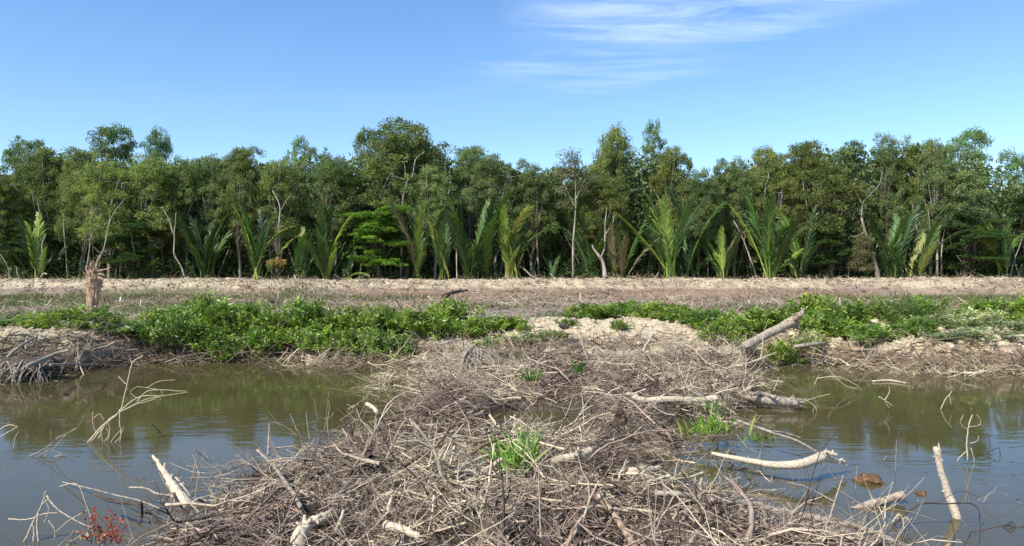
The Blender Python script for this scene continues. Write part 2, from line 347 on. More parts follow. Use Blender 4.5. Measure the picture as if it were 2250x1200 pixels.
sm = sst(1.0, .45, np.sqrt(((X - 2.6) / 6.2) ** 2 + ((Y - 22.6) / 5.4) ** 2) + .5 * (med - .5))
mixc(sand * 1.08, sm)
mixc(sand, sst(.35, .75, s) * sst(4.5, 3, s) * sst(9.0, 10.6, X) * (.5 + (med - .3)))
mixc(sand * .9, sst(1.2, 2, s) * sst(6, 4.5, s) * sst(-11.3, -12.6, X))
mixc(brown * .8, sst(63, 65, Y) * .9)
lowz = sst(.30, .04, H) * (Y < 26); mixc(wet, lowz)
mixc(litter * .32, sst(-.2, .4, sp) * sst(19.2, 18, Y) * .9)  # wet ground under the heap, painted darker still as shade between the twigs
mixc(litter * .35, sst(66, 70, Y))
nx, ny = len(xs), len(ys)
idx = np.arange(nx * ny).reshape(ny, nx)
F = np.stack([idx[:-1, :-1], idx[:-1, 1:], idx[1:, 1:], idx[1:, :-1]], -1).reshape(-1, 4)
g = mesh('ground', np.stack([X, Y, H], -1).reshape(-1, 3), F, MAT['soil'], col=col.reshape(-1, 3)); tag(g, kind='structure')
wv = np.array([[-300, -39, 0], [300, -39, 0], [300, 23.5, 0], [-300, 23.5, 0]], float)
w = mesh('pond_water', wv, np.array([[0, 1, 2, 3]]), MAT['water']); tag(w, kind='structure')

# ------------------------------------------------------------------ loose clods of dry soil
def clods(name, pts, size, colr, label, seed=1):
    r = np.random.default_rng(seed)
    t = (1 + 5 ** .5) / 2
    iv = norm(np.array([[-1, t, 0], [1, t, 0], [-1, -t, 0], [1, -t, 0], [0, -1, t], [0, 1, t], [0, -1, -t], [0, 1, -t], [t, 0, -1], [t, 0, 1], [-t, 0, -1], [-t, 0, 1]], float))
    fc = np.array([[0, 11, 5], [0, 5, 1], [0, 1, 7], [0, 7, 10], [0, 10, 11], [1, 5, 9], [5, 11, 4], [11, 10, 2], [10, 7, 6], [7, 1, 8], [3, 9, 4], [3, 4, 2], [3, 2, 6], [3, 6, 8], [3, 8, 9], [4, 9, 5], [2, 4, 11], [6, 2, 10], [8, 6, 7], [9, 8, 1]])
    n = len(pts); sc3 = size[:, None, None] * (0.7 + .6 * r.random((n, 1, 3))) * np.array([1, 1, .7])
    V = pts[:, None] + iv[None] * sc3 * (0.75 + .5 * r.random((n, 12, 1)))
    Ff = (np.arange(n)[:, None, None] * 12 + fc[None]).reshape(-1, 3)
    cc = np.repeat(colr * (0.62 + .5 * r.random((n, 1))), 12, 0)
    o = mesh(name, V.reshape(-1, 3), Ff, MAT['clod'], col=cc, smooth=False)
    return tag(o, label, 'soil', kind='stuff')
pp = []; ss_ = []; cc_ = []
def scat(n, x0, x1, y0, y1, smin, smax, c, keep=None, zoff=0.3):
    x = rng.uniform(x0, x1, n); y = rng.uniform(y0, y1, n)
    if keep is not None:
        k = keep(x, y) > rng.random(n); x, y = x[k], y[k]
    sz = smin + (smax - smin) * rng.random(len(x)) ** 3
    pp.append(np.stack([x, y, ground_h(x, y) + sz * zoff], -1)); ss_.append(sz); cc_.append(np.ones((len(x), 3)) * c)
scat(11000, -44, 44, 52.2, 62, .02, .15, sand * 1.02, None, 0.0)
scat(2500, -44, 44, 51.5, 60, .03, .16, tan * .8, None, 0.0)
scat(2500, -44, 44, 49, 52.5, .02, .13, tan * 1.05, None, 0.0)
scat(3500, -4, 9, 18.8, 29, .01, .09, sand * 1.05)
scat(5000, 8.5, 24, 18.8, 24, .02, .13, sand * 1.08, lambda x, y: sst(.3, .8, y - shore(x)))
scat(700, -18, -10.5, 17, 23, .03, .12, sand * .95, lambda x, y: sst(.5, 1.2, y - shore(x)))
scat(2500, -30, 36, 27, 50, .03, .14, litter)
clods('soil_clods', np.concatenate(pp), np.concatenate(ss_), np.concatenate(cc_), 'pale dry clods of soil strewn over the banks and the dyke')

# ------------------------------------------------------------------ dry brush (twigs nobody could count)
def twig_cols(n, r, base=(.27, .205, .165), pale=.18, dark=.25):
    c = np.ones((n, 3)) * np.array(base) * (0.6 + 0.75 * r.random((n, 1)))
    p = r.random(n) < pale; c[p] = np.array([.52, .44, .33]) * (0.75 + .4 * r.random((p.sum(), 1)))
    d = r.random(n) < dark; c[d] = np.array([.085, .062, .05]) * (0.6 + .8 * r.random((d.sum(), 1)))
    return c
def brush(name, x, y, lmin, lmax, rad, zlo, zhi, label, base=(.27, .205, .165), pale=.18, dark=.25, kids=4, S=4, K=5, elev=.22, wob=.2, azb=None, seed=3, hf=ground_h):
    r = np.random.default_rng(seed); n = len(x)
    az = fbm(x * .55, y * .55, 301 + seed, 2) * 12 + r.normal(0, .75, n)
    el = r.normal(0, elev, n); L = lmin + (lmax - lmin) * r.random(n) ** 2
    d = np.stack([np.cos(az) * np.cos(el), np.sin(az) * np.cos(el), np.sin(el)], -1)
    z = hf(x, y); z = np.maximum(z, -0.03) + zlo + (zhi - zlo) * r.random(n) ** 1.5
    st = np.stack([x, y, z], -1) - d * L[:, None] * .5
    Pm = walk(r, st, d, L, K, wob)
    floor_ = np.maximum(hf(Pm[..., 0], Pm[..., 1]), -0.02); Pm[..., 2] = np.maximum(Pm[..., 2], floor_ + .004)
    ra = rad * (0.45 + 2.0 * r.random(n) ** 3.5); taper = np.linspace(1, .35, K)
    c = twig_cols(n, r, base, pale, dark)
    pn = sst(.38, .62, fbm(x * .9, y * .9, 303, 3))[:, None]; c = c * (np.array([.80, .72, .70]) * (1 - pn) + np.array([1.28, 1.26, 1.12]) * pn); parts = [tubes(Pm, ra[:, None] * taper, S)]; cols = [np.repeat(c, K * S, 0)]
    if kids:
        i = np.repeat(np.arange(n), kids); k = r.integers(1, K - 1, len(i)); base_ = Pm[i, k]
        dd = norm(Pm[i, k + 1] - Pm[i, k]) + r.normal(0, .55, (len(i), 3)) * np.array([1, 1, .7])
        K2 = 4; Pk = walk(r, base_, dd, L[i] * r.uniform(.25, .6, len(i)), K2, .25)
        fl = np.maximum(hf(Pk[..., 0], Pk[..., 1]), -0.02); Pk[..., 2] = np.maximum(Pk[..., 2], fl + .004)
        parts.append(tubes(Pk, (ra[i] * .5)[:, None] * np.linspace(1, .4, K2), 3)); cols.append(np.repeat(c[i] * (.85 + .3 * r.random((len(i), 1))), K2 * 3, 0))
    V, F = join(parts)
    o = mesh(name, V, F, MAT['twig'], col=np.concatenate(cols)); return tag(o, label, 'brushwood', kind='stuff')
def pick(n, x0, x1, y0, y1, w, seed):
    r = np.random.default_rng(seed); x = r.uniform(x0, x1, n); y = r.uniform(y0, y1, n); k = w(x, y) > r.random(n); return x[k], y[k]
def patch(cx, cy, rx, ry, n, seed):
    r = np.random.default_rng(seed); a = r.normal(0, .5, (n, 2)); return cx + a[:, 0] * rx, cy + a[:, 1] * ry
# foreground heap
wp = lambda x, y: sst(-.35, .35, spit(x, y)) * (pools(x, y) > 1.3) * sst(19.0, 18.2, y) * (1 - .85 * sst(1.6, .8, np.sqrt(((x - 4.2) / 1.6) ** 2 + ((y - 19.2) / 1.2) ** 2)))
x, y = pick(9500, -5, 6, 3.2, 12.5, wp, 1)
brush('brush_heap', x, y, .22, 1.15, .0075, .0, .15, 'tangled heap of dead brown twigs filling the foreground between the pools', base=(.40, .33, .265), pale=.30, dark=.24, wob=.24, kids=4, seed=11)
x, y = pick(9500, -5, 8, 11.5, 21, wp, 2)
brush('brush_heap', x, y, .3, 1.5, .009, .0, .18, 'tangled heap of dead brown twigs from the middle of the spit back to the sandy bank', base=(.42, .345, .275), pale=.30, wob=.24, kids=4, seed=12)
x, y = pick(1000, -5, 6.5, 3.5, 18.5, lambda x, y: wp(x, y) * (spit(x, y) > .6), 5)
brush('loose_branches', x, y, .4, 1.7, .0155, .05, .15, 'thicker loose branches lying across the twig heap', pale=.4, base=(.40, .33, .26), kids=4, elev=.13, wob=.2, seed=13, K=9, S=6)
x, y = pick(60000, -5, 7.5, 3.2, 19, lambda x, y: wp(x, y) * sst(.3, .6, fbm(x * 1.3, y * 1.3, 311, 3)), 61)
r_ = np.random.default_rng(62); n_ = len(x); z_ = np.maximum(ground_h(x, y), 0) + .15 * r_.random(n_) ** 1.4
V, F = leaves(r_, np.stack([x, y, z_], -1), r_.normal(size=(n_, 3)) * np.array([1, 1, .35]), r_.uniform(.03, .09, n_), r_.uniform(.008, .024, n_), fold=.2)
pl = np.array([(.42, .33, .23), (.30, .21, .14), (.52, .45, .33), (.16, .11, .08), (.38, .27, .20)]); c_ = np.repeat(pl[r_.integers(0, 5, n_)] * r_.uniform(.6, 1.2, (n_, 1)), 4, 0)
tag(mesh('leaf_litter', V, F, MAT['twig'], col=c_, smooth=False), 'dead leaves and bark flakes caught among the heaped twigs', 'leaf litter', kind='stuff')
# bits floating on the pond
x, y = pick(9000, -16, 17, 5, 21, lambda x, y: (ground_h(x, y) < -.02) * (.04 + .9 * sst(.50, .72, fbm(x * .8, y * 1.2, 313, 3)) * (sst(-2.2, -.4, spit(x, y)) + sst(-2.0, -.2, y - shore(x)))), 63)
n_ = len(x); V, F = leaves(r_, np.stack([x, y, np.full(n_, .006)], -1), r_.normal(size=(n_, 3)) * np.array([1, 1, .04]), r_.uniform(.02, .12, n_), r_.uniform(.006, .02, n_))
c_ = np.repeat(pl[r_.integers(0, 5, n_)] * r_.uniform(.4, 1.1, (n_, 1)), 4, 0)
tag(mesh('floating_litter', V, F, MAT['twig'], col=c_, smooth=False), 'small leaves and twig scraps floating on the pond', 'leaf litter', kind='stuff')
# fringe round the spit, out over the water
wf = lambda x, y: sst(-1.3, -.3, spit(x, y)) * sst(.5, -.1, spit(x, y)) * .8
x, y = pick(5200, -6, 8, 4, 20, wf, 6)
brush('water_edge_twigs', x, y, .25, 1.1, .0055, .0, .10, 'thin bare twigs trailing into the water round the heap', pale=.35, kids=3, elev=.3, seed=14, base=(.32, .26, .19))
# along the far shore of the pond
x = np.random.default_rng(8).uniform(-16, 19, 2600); y = shore(x) + np.random.default_rng(9).normal(-.05, .35, 2600)
k = np.abs(fbm(x * .5, y * 0, 55) - .5) < .25; x, y = x[k], y[k]
brush('shore_brush', x, y, .4, 1.6, .010, .0, .22, 'dead twigs and stems hanging from the bank into the pond', pale=.32, dark=.22, kids=3, elev=.4, seed=15, base=(.30, .235, .165))
x, y = patch(-4.6, 19.8, 1.6, .9, 170, 71); x2, y2 = patch(-2.8, 17.2, .5, 2.6, 120, 72); x3, y3 = patch(10.8, 18.6, 2.2, .9, 260, 73); x, y = np.concatenate([x, x2, x3]), np.concatenate([y, y2, y3])
brush('shore_brush', x, y, .3, 1.3, .009, .0, .22, 'straw-coloured fallen twigs lying half in the pond below the bushes', pale=.45, dark=.12, kids=4, elev=.35, seed=27, base=(.42, .35, .23), wob=.25)
# far left shore tangle and right shore tangle
x, y = pick(1700, -17, -8.2, 15.6, 20.5, lambda x, y: sst(-.5, .2, y - shore(x)) * sst(2.2, 1.2, y - shore(x)), 17)
brush('shore_brush', x, y, .4, 1.8, .013, .0, .3, 'grey tangled dead branches on the left bank below the pale soil', pale=.3, dark=.3, kids=4, seed=16, base=(.27, .23, .18))
x, y = pick(1300, 8.5, 20, 17.8, 20.6, lambda x, y: sst(-.5, .1, y - shore(x)) * sst(1.2, .5, y - shore(x)), 18)
brush('shore_brush', x, y, .4, 1.8, .012, .0, .16, 'brown roots and dead branches along the right bank waterline', pale=.35, kids=3, elev=.15, seed=17, base=(.33, .24, .16))
# flat behind the bank
wb = lambda x, y: sst(.30, .52, fbm(x * .28, y * .28, 71, 3)) * (1 - .9 * sst(1.1, .8, np.sqrt(((x - 2.4) / 6.2) ** 2 + ((y - 24) / 5.5) ** 2)))
x, y = pick(21000, -38, 40, 24.5, 54, wb, 4)
brush('dry_brush', x, y, .3, 1.3, .016, .0, .22, 'low grey-brown dead brush covering the flat ground in front of the dyke', kids=2, S=3, K=4, elev=.45, seed=18, base=(.40, .32, .255), pale=.28)
x, y = pick(3000, -42, 44, 50, 63, lambda x, y: .5 + 0 * x, 14)
brush('dyke_litter', x, y, .2, 1.1, .02, .0, .08, 'scattered dead sticks and stalks on top of the pale dyke', kids=1, S=3, K=4, elev=.4, seed=19, base=(.34, .26, .20), pale=.3)

# ------------------------------------------------------------------ grass and ground cover
def grass(name, x, y, lmin, lmax, wid, colr, label, seed, lean=.35, var=.5):
    r = np.random.default_rng(seed); n = len(x); pos = np.stack([x, y, ground_h(x, y) - .01], -1)
    ax = r.normal(0, lean, (n, 3)); ax[:, 2] = 1
    V, F = leaves(r, pos, ax, r.uniform(lmin, lmax, n), np.full(n, wid) * r.uniform(.6, 1.3, n))
    c = np.repeat(np.array(colr) * (1 - var / 2 + var * r.random((n, 1))), 4, 0)
    return tag(mesh(name, V, F, MAT['grass'], col=c, smooth=False), label, 'grass', kind='stuff')
def patches(lst, per, seed):
    xs_, ys_ = [], []
    for i, (px, py, z, rx, ry) in enumerate(lst):
        p = P(px, py, z); a, b = patch(p[0], p[1], rx, ry, int(per * rx * ry) + 40, seed + i); xs_.append(a); ys_.append(b)
    return np.concatenate(xs_), np.concatenate(ys_)
x, y = patches([(345, 634, 1.3, 2.4, 3), (20, 636, 1.3, 2.6, 3), (640, 634, 1.3, 3.2, 3), (520, 630, 1.5, .8, 1), (760, 633, 1.4, 2.4, 2), (2110, 645, 1.1, 3.0, 4), (2200, 640, 1.2, 2.4, 3), (1850, 640, 1.2, 3, 3), (180, 640, 1.2, 2.2, 3), (900, 632, 1.4, 2, 2)], 150, 300)
grass('dyke_grass', x, y, .15, .5, .06, (.16, .17, .07), 'patches of short green grass on the near slope of the dyke', 31)
x, y = patches([(60, 690, .8, 3.2, 3), (330, 672, .8, 3, 4), (30, 665, .8, 4, 5), (560, 668, .8, 4, 3), (1000, 665, .9, 3, 2), (1700, 675, .8, 4, 4), (2150, 668, .8, 3.6, 5), (2080, 690, .8, 2, 2), (1250, 690, .8, 1.4, 1.5), (1200, 750, .8, 1.5, .8), (1130, 760, .7, 1.6, .8)], 170, 340)
r9 = np.random.default_rng(90); x9 = r9.uniform(-42, 44, 5200); y9 = r9.uniform(50, 61, 5200); k9 = fbm(x9 * .6, y9 * .3, 97, 2) > .56
grass('dyke_stalks', x9[k9], y9[k9], .12, .42, .035, (.30, .26, .15), 'dry and olive stalks sprouting on the top of the dyke', 35, lean=.5, var=.8)
grass('weeds', x, y, .12, .4, .04, (.17, .19, .075), 'olive weeds growing through the dead brush behind the bushes', 32, lean=.6)
x, y = pick(9000, -38, 40, 24, 52, wb, 44)
grass('dry_grass', x, y, .15, .5, .028, (.36, .29, .19), 'straw-coloured dry grass among the dead brush on the flat', 33, lean=.6)

# ------------------------------------------------------------------ broad-leaved trees
OLIVE = [(.18, .20, .070), (.215, .225, .08), (.155, .185, .068), (.24, .235, .085), (.19, .205, .095)]
BLUEG = [(.16, .22, .10), (.19, .25, .11), (.15, .20, .09), (.22, .25, .11)]
BRIGHT = [(.13, .21, .035), (.16, .25, .04), (.09, .16, .03)]
GREYG = [(.17, .16, .10), (.14, .14, .085), (.19, .17, .12)]
def crown_mesh(name, seed, lobes, nclump, nleaf, cr, ll, lw, pal, layered=False, mat='leaf'):
    r = np.random.default_rng(seed); lob = np.array(lobes, float); wgt = lob[:, 3] * lob[:, 5]; wgt /= wgt.sum()
    li = r.choice(len(lob), nclump, p=wgt); u_ = norm(r.normal(size=(nclump, 3))); low = u_[:, 2] < -.45; u_[low, 2] *= -1
    rad = r.uniform(.35, 1.0, nclump) ** .55 * np.where(r.random(nclump) < .18, r.uniform(1.0, 1.35, nclump), 1)
    cen = lob[li, :3] + u_ * rad[:, None] * lob[li, 3:6]
    n = nclump * nleaf; ci = np.repeat(np.arange(nclump), nleaf); crr = cr * r.uniform(.55, 1.35, nclump)
    off = norm(r.normal(size=(n, 3))) * (r.random((n, 1)) ** .45) * crr[ci][:, None] * np.array([1, 1, .35 if layered else .72])
    pos = cen[ci] + off; ax = norm(off) * .7 + r.normal(0, .6, (n, 3)) + np.array([0, 0, -.35 if not layered else .1])
    V, F = leaves(r, pos, ax, ll * r.uniform(.6, 1.3, n), lw * r.uniform(.7, 1.3, n), fold=.1)
    pal = np.array(pal); c = pal[r.integers(0, len(pal), nclump)][ci] * (r.uniform(.72, 1.3, nclump)[ci][:, None]) * r.uniform(.75, 1.25, (n, 1))
    return V, F, np.repeat(c, 4, 0), cen
def trunk_tubes(seed, base_r, H0, forks, cen, top):
    """trunk to H0, limbs to a choice of clump centres"""
    r = np.random.default_rng(seed); K = 9
    lean = r.normal(0, .35, 2)
    tp = smoothpath([(0, 0, -.3), (lean[0] * .4, lean[1] * .4, H0 * .5), (lean[0], lean[1], H0)], K) + r.normal(0, .04, (K, 3))
    parts = [tubes(tp[None], np.linspace(base_r * 1.25, base_r * .7, K)[None], 8, bumpy=.2, seed=seed)]
    idx = r.choice(len(cen), min(forks, len(cen)), replace=False); ps = []; rs = []
    for i in idx:
        e = cen[i]; h0 = r.uniform(.55, 1.0); k = int(h0 * (K - 1)); a = tp[k]
        mid = a * .5 + e * .5 + r.normal(0, .35, 3) + np.array([0, 0, -.1 * np.linalg.norm(e[:2] - a[:2])])
        ps.append(smoothpath([a, mid, e], 9) + r.normal(0, .035, (9, 3))); rs.append(np.linspace(base_r * r.uniform(.35, .65), .03, 9))
    parts.append(tubes(np.array(ps), np.array(rs), 5))
    j = r.integers(0, len(ps), 130); k = r.integers(3, 8, 130); b_ = np.array(ps)[j, k]; tw = walk(r, b_, r.normal(0, 1, (130, 3)) + np.array([0, 0, .5]), r.uniform(.6, 1.7, 130), 6, .22)
    parts.append(tubes(tw, r.uniform(.012, .028, 130)[:, None] * np.linspace(1, .4, 6), 4))
    return join(parts)
def proto(kind, seed):
    r = np.random.default_rng(seed)
    if kind in ('olive', 'blue', 'grey'):
        nl = {'olive': 15, 'blue': 13, 'grey': 6}[kind]; lobes = []
        for i in range(nl):
            a = i * 2.4 + r.uniform(-.5, .5); h = (i + r.uniform(0, 1)) / nl; prof = math.sqrt(max(.05, 1 - ((h - .30) / .78) ** 2))
            rr = prof * r.uniform(.9, 1.9); s_ = r.uniform(.8, 1.25) * {'olive': 1.12, 'blue': .85, 'grey': .75}[kind]
            lobes.append((rr * math.cos(a), rr * math.sin(a), 5.2 + h * 6.6, s_ * 1.15, s_ * 1.15, s_))
        if kind == 'olive': lobes += [(0, 0, 9, 2.2, 2.2, 2.4), (r.normal(0, 1), -1, 6.2, 2.2, 1.8, 1.6), (r.normal(0, 1.2), -.6, 4.8, 1.9, 1.5, 1.3)]
        nc, nf, cr = {'olive': (430, 76, .42), 'blue': (230, 66, .36), 'grey': (90, 60, .42)}[kind]
        V, F, c, cen = crown_mesh('c', seed, lobes, nc, nf, cr, .19, .078, {'olive': OLIVE, 'blue': BLUEG, 'grey': GREYG}[kind])
        tV, tF = trunk_tubes(seed, .15 if kind != 'grey' else .11, 6.2, 22, cen, 12)
    else:
        lobes = [(r.uniform(-2.2, 2.2), r.uniform(-1.6, 1.6), z, 1.6, 1.4, .7) for z in (4.5, 5.5, 6.5, 7.5, 8.5, 9.5, 10.5, 11.3, 3.5, 5, 8)]
        lobes += [(0, 0, 7, 2.4, 2.0, 3.0), (.4, -.3, 9.6, 1.8, 1.6, 1.8), (-.6, -.4, 4.5, 2.2, 1.8, 1.6)] if kind == 'bright' else []
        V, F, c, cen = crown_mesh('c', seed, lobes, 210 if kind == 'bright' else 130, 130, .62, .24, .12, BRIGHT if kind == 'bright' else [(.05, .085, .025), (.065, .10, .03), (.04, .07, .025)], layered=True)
        tV, tF = trunk_tubes(seed, .16, 5, 18, cen, 11)
    return (V, F, c), (tV, tF)
protos = {}
def get_proto(kind, i):
    if (kind, i) not in protos:
        (V, F, c), (tV, tF) = proto(kind, 100 + i * 13 + hash_(kind))
        cr = mesh('crown', V, F, MAT['leaf'], col=c, smooth=False, link=False)
        tk = mesh('trunk', tV, tF, MAT['darkbark' if kind in ('bright', 'dark') else ('bark' if i % 2 else 'midbark')], link=False)
        protos[(kind, i)] = (cr, tk)
    return protos[(kind, i)]
def hash_(s_): return sum(ord(ch) for ch in s_)
def tree(px, top, wpx, Yd, kind, i, label, rot=None, group='trees of the wood behind the dyke'):
    X0 = (px - CX) / FPX * Yd; z0 = gz(X0, Yd); ztop = CAMH + (HZ - top) / FPX * Yd
    t = thing({'bright': 'broadleaf_tree', 'dark': 'broadleaf_tree', 'grey': 'thin_tree'}.get(kind, 'mangrove_tree'), (X0, Yd, z0), label, 'tree', group)
    cr, tk = get_proto(kind, i)
    for src in (cr, tk):
        o = src.copy(); C.objects.link(o); o.parent = t
    t.scale = (wpx / FPX * Yd / 6.3, max(.75, wpx / FPX * Yd / 6.3), (ztop - z0) / 12.9)
    t.rotation_euler.z = (px * 1.37) % 6.28 if rot is None else rot
    return t
TREES = [
 (-5, 368, 130, 66, 'olive', 0, 'olive tree at the left edge of the wood, cut by the picture edge'),
 (58, 281, 140, 74, 'blue', 0, 'tall open-crowned tree with sky showing through near the left edge'),
 (112, 318, 140, 69, 'olive', 1, 'olive tree just right of the open-crowned tree at the left edge'),
 (182, 322, 120, 67, 'olive', 2, 'olive tree standing below and left of the tallest crown on the left'),
 (250, 263, 165, 74, 'blue', 1, 'tallest tree on the left, with a ragged airy crown above the stump'),
 (345, 277, 125, 76, 'blue', 2, 'second tall airy crown, beside the tallest tree on the left'),
 (240, 352, 160, 65, 'olive', 3, 'broad olive tree directly behind the torn stump'),
 (335, 338, 150, 66, 'olive', 4, 'rounded olive tree with pale forked trunk right of the stump'),
 (408, 338, 120, 68, 'olive', 0, 'olive tree at the low dip after the two tall airy crowns'),
 (468, 333, 130, 69, 'olive', 1, 'olive tree behind the dark left palm clump'),
 (532, 317, 130, 66, 'olive', 2, 'yellowish olive tree above the bright upright palm on the left'),
 (612, 348, 150, 66, 'olive', 3, 'olive tree with a straight pale trunk over the orange-topped plant'),
 (657, 302, 80, 74, 'blue', 3, 'small rounded crown, left one of the pair left of the big tree'),
 (706, 306, 90, 73, 'blue', 0, 'small rounded crown, right one of the pair left of the big tree'),
 (738, 338, 140, 67, 'olive', 4, 'olive tree above the bright green broadleaf tree, to its left'),
 (808, 272, 120, 72, 'blue', 1, 'slender airy tree touching the left side of the big domed tree'),
 (893, 256, 235, 68, 'olive', 0, 'biggest tree, a tall dome with a pale forked limb showing in it'),
 (955, 360, 130, 65, 'olive', 1, 'dark lower crown on the right flank of the big domed tree'),
 (1032, 314, 125, 68, 'olive', 2, 'olive tree first on the slope right of the big domed tree'),
 (1088, 335, 130, 67, 'olive', 3, 'olive tree midway down the slope right of the big domed tree'),
 (1165, 350, 125, 67, 'olive', 4, 'olive tree above the yellow-fronded palm'),
 (1212, 356, 80, 73, 'blue', 2, 'pale green airy crown at the dip left of the thin grey tree'),
 (1347, 266, 105, 69, 'olive', 1, 'tall narrow crown left of the notch, right of the thin grey tree'),
 (1325, 385, 150, 65, 'olive', 2, 'low olive crown behind the forked bleached trunk'),
 (1440, 268, 105, 71, 'blue', 3, 'slim pointed airy crown just right of the tall narrow crown'),
 (1478, 318, 120, 68, 'olive', 3, 'olive tree sloping down behind the tallest palm'),
 (1535, 368, 130, 66, 'olive', 4, 'lowest olive tree at the deep dip of the skyline'),
 (1612, 338, 120, 68, 'olive', 0, 'olive tree rising right of the deep dip of the skyline'),
 (1692, 314, 140, 68, 'olive', 1, 'olive tree behind the fan of fronds at right of centre'),
 (1765, 304, 130, 67, 'olive', 2, 'olive tree left of the airy crowns on the right half'),
 (1862, 292, 110, 70, 'blue', 0, 'airy pale crown left of the narrow sky gap on the right'),
 (1815, 350, 180, 65, 'olive', 3, 'broad low olive crown left of the vine-wrapped trunk'),
 (1948, 290, 100, 69, 'olive', 4, 'crown with a long pale forked limb above the vine-wrapped trunk'),
 (2008, 294, 110, 70, 'olive', 0, 'olive tree right of the crown with the long pale forked limb'),
 (2058, 300, 110, 67, 'olive', 1, 'olive tree left of the tallest crown on the right'),
 (2130, 270, 150, 75, 'blue', 1, 'tallest crown on the right, blue-green and airy'),
 (2115, 370, 150, 66, 'olive', 2, 'lower olive crown beneath the tallest crown on the right'),
 (2232, 322, 120, 73, 'blue', 2, 'thin airy tree at the right edge against the sky'),
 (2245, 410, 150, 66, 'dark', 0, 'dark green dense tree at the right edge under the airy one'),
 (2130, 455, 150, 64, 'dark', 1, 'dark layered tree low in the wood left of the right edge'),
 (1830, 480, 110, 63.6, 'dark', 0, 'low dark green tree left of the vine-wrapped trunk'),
 (838, 440, 175, 63.5, 'bright', 0, 'bright green layered broadleaf tree standing in front of the big domed tree'),
 (300, 470, 130, 64, 'dark', 1, 'dark leafy tree low in the wood just right of the stump'),
 (60, 480, 150, 65, 'dark', 0, 'dark leafy tree low in the wood at the left edge'),
]
for a in TREES: tree(*a)

# trees whose own pale trunks can be seen: trunks drawn as their own limbs
def limbs(name, t, paths, mat, seed=0, S=8):
    loc = np.array(t.location); parts = []
    for j, (pts, r0, r1) in enumerate(paths):
        K = 22; p = smoothpath([Wd(*q) for q in pts], K) - loc; r0, r1 = (r0 * .72, r1 * .6) if mat == 'bark' else (r0, r1); p = p + np.interp(np.arange(K * 3), np.arange(0, K * 3 + 9, 9), np.random.default_rng(seed + j).normal(0, .07, len(np.arange(0, K * 3 + 9, 9)))).reshape(3, K).T * np.array([1, .5, .2])
        parts.append(tubes(p[None], np.linspace(r0, r1, K)[None], S, caps=True, bumpy=.25, seed=j))
    V, F = join(parts); return mesh(name, V, F, MAT[mat], parent=t)
def own_tree(name, px, Yd, label, paths, mat='bark', crown=None, cat='tree'):
    X0 = (px - CX) / FPX * Yd; t = thing(name, (X0, Yd, gz(X0, Yd)), label, cat)
    limbs('trunk', t, paths, mat, int(px))
    if crown:
        lobes, nc, nf, cr, pal = crown; L = []
        for (lx, ly, rx, rz) in lobes:
            p = Wd(lx, ly, Yd) - np.array(t.location); L.append((p[0], .3, p[2], rx / FPX * Yd, rx / FPX * Yd, rz / FPX * Yd))
        V, F, c, cen = crown_mesh('c', int(px), L, nc, nf, cr, .19, .08, pal)
        mesh('crown', V, F, MAT['leaf'], parent=t, col=c, smooth=False)
    return t
D = 62.5
own_tree('thin_tree', 1260, 63, 'thin grey tree with a straight bare pinkish trunk, right of centre', [([(1262, 612, 63), (1260, 540, 63), (1264, 470, 63), (1262, 400, 63), (1258, 345, 63)], .14, .03), ([(1263, 440, 63), (1285, 400, 63), (1295, 370, 63)], .05, .02), ([(1262, 455, 63), (1243, 410, 63), (1235, 375, 63)], .05, .02)],
         crown=([(1258, 350, 22, 20), (1245, 385, 24, 20), (1280, 390, 26, 22), (1262, 425, 34, 22), (1240, 450, 20, 16)], 60, 90, .5, GREYG))
own_tree('dead_tree', 1318, 62, 'bleached forked dead trunk leaning left and right, right of the thin grey tree',
         [([(1328, 610, 62), (1322, 580, 62), (1310, 555, 62), (1303, 540, 62)], .26, .10), ([(1320, 572, 62), (1330, 540, 62), (1329, 490, 62), (1332, 455, 62)], .11, .05), ([(1328, 520, 62), (1345, 490, 62), (1352, 470, 62)], .06, .03)])
own_tree('limb_tree', 890, 63, 'pale forked limb rising bare out of the top of the bright green tree',
         [([(880, 612, 64.5), (882, 520, 64.5), (884, 440, 64.5), (893, 400, 64.4), (905, 385, 64.4), (912, 350, 64.4), (932, 335, 64.4)], .13, .05), ([(893, 402, 64.4), (892, 380, 64.4), (888, 350, 64.4)], .06, .03), ([(890, 396, 64.4), (875, 390, 64.4), (862, 388, 64.4)], .05, .02)])
t = own_tree('vine_wrapped_trunk', 1915, 62.5, 'leaning trunk wrapped in dead brown vines with a bare pale fork at the top',
         [([(1932, 612, 62.5), (1922, 575, 62.5), (1905, 530, 62.5), (1892, 480, 62.5)], .22, .11), ([(1892, 480, 62.5), (1893, 445, 62.6), (1905, 430, 62.7), (1930, 405, 62.8), (1938, 375, 63.4)], .055, .03), ([(1893, 447, 62.6), (1882, 425, 62.7), (1873, 412, 62.8)], .06, .03), ([(1897, 510, 62.4), (1880, 520, 62), (1872, 518, 62)], .06, .03)], 'midbark')
V, F, c, _ = crown_mesh('v', 5, [((1890 - 1915) / FPX * 62.5, -.1, CAMH + (590 - 580) / FPX * 62.5 - t.location.z, .9, .8, 1.6), ((1898 - 1915) / FPX * 62.5, -.1, 2.6 - t.location.z + 1.8, .7, .6, 1.0)], 80, 150, .4, .14, .05, [(.21, .17, .10), (.18, .175, .085)])
mesh('vines', V, F, MAT['leaf'], parent=t, col=c, smooth=False)
own_tree('slender_tree', 615, 63, 'straight pale trunk rising over the orange-topped plant left of centre', [([(612, 612, 63.5), (614, 560, 63.5), (611, 500, 63.5), (614, 455, 63.5), (600, 420, 63.8)], .15, .07), ([(614, 470, 63.5), (630, 445, 63.5), (640, 430, 63.8)], .06, .03), ([(597, 600, 63.5), (596, 570, 63.5), (592, 540, 63.5)], .09, .05)])
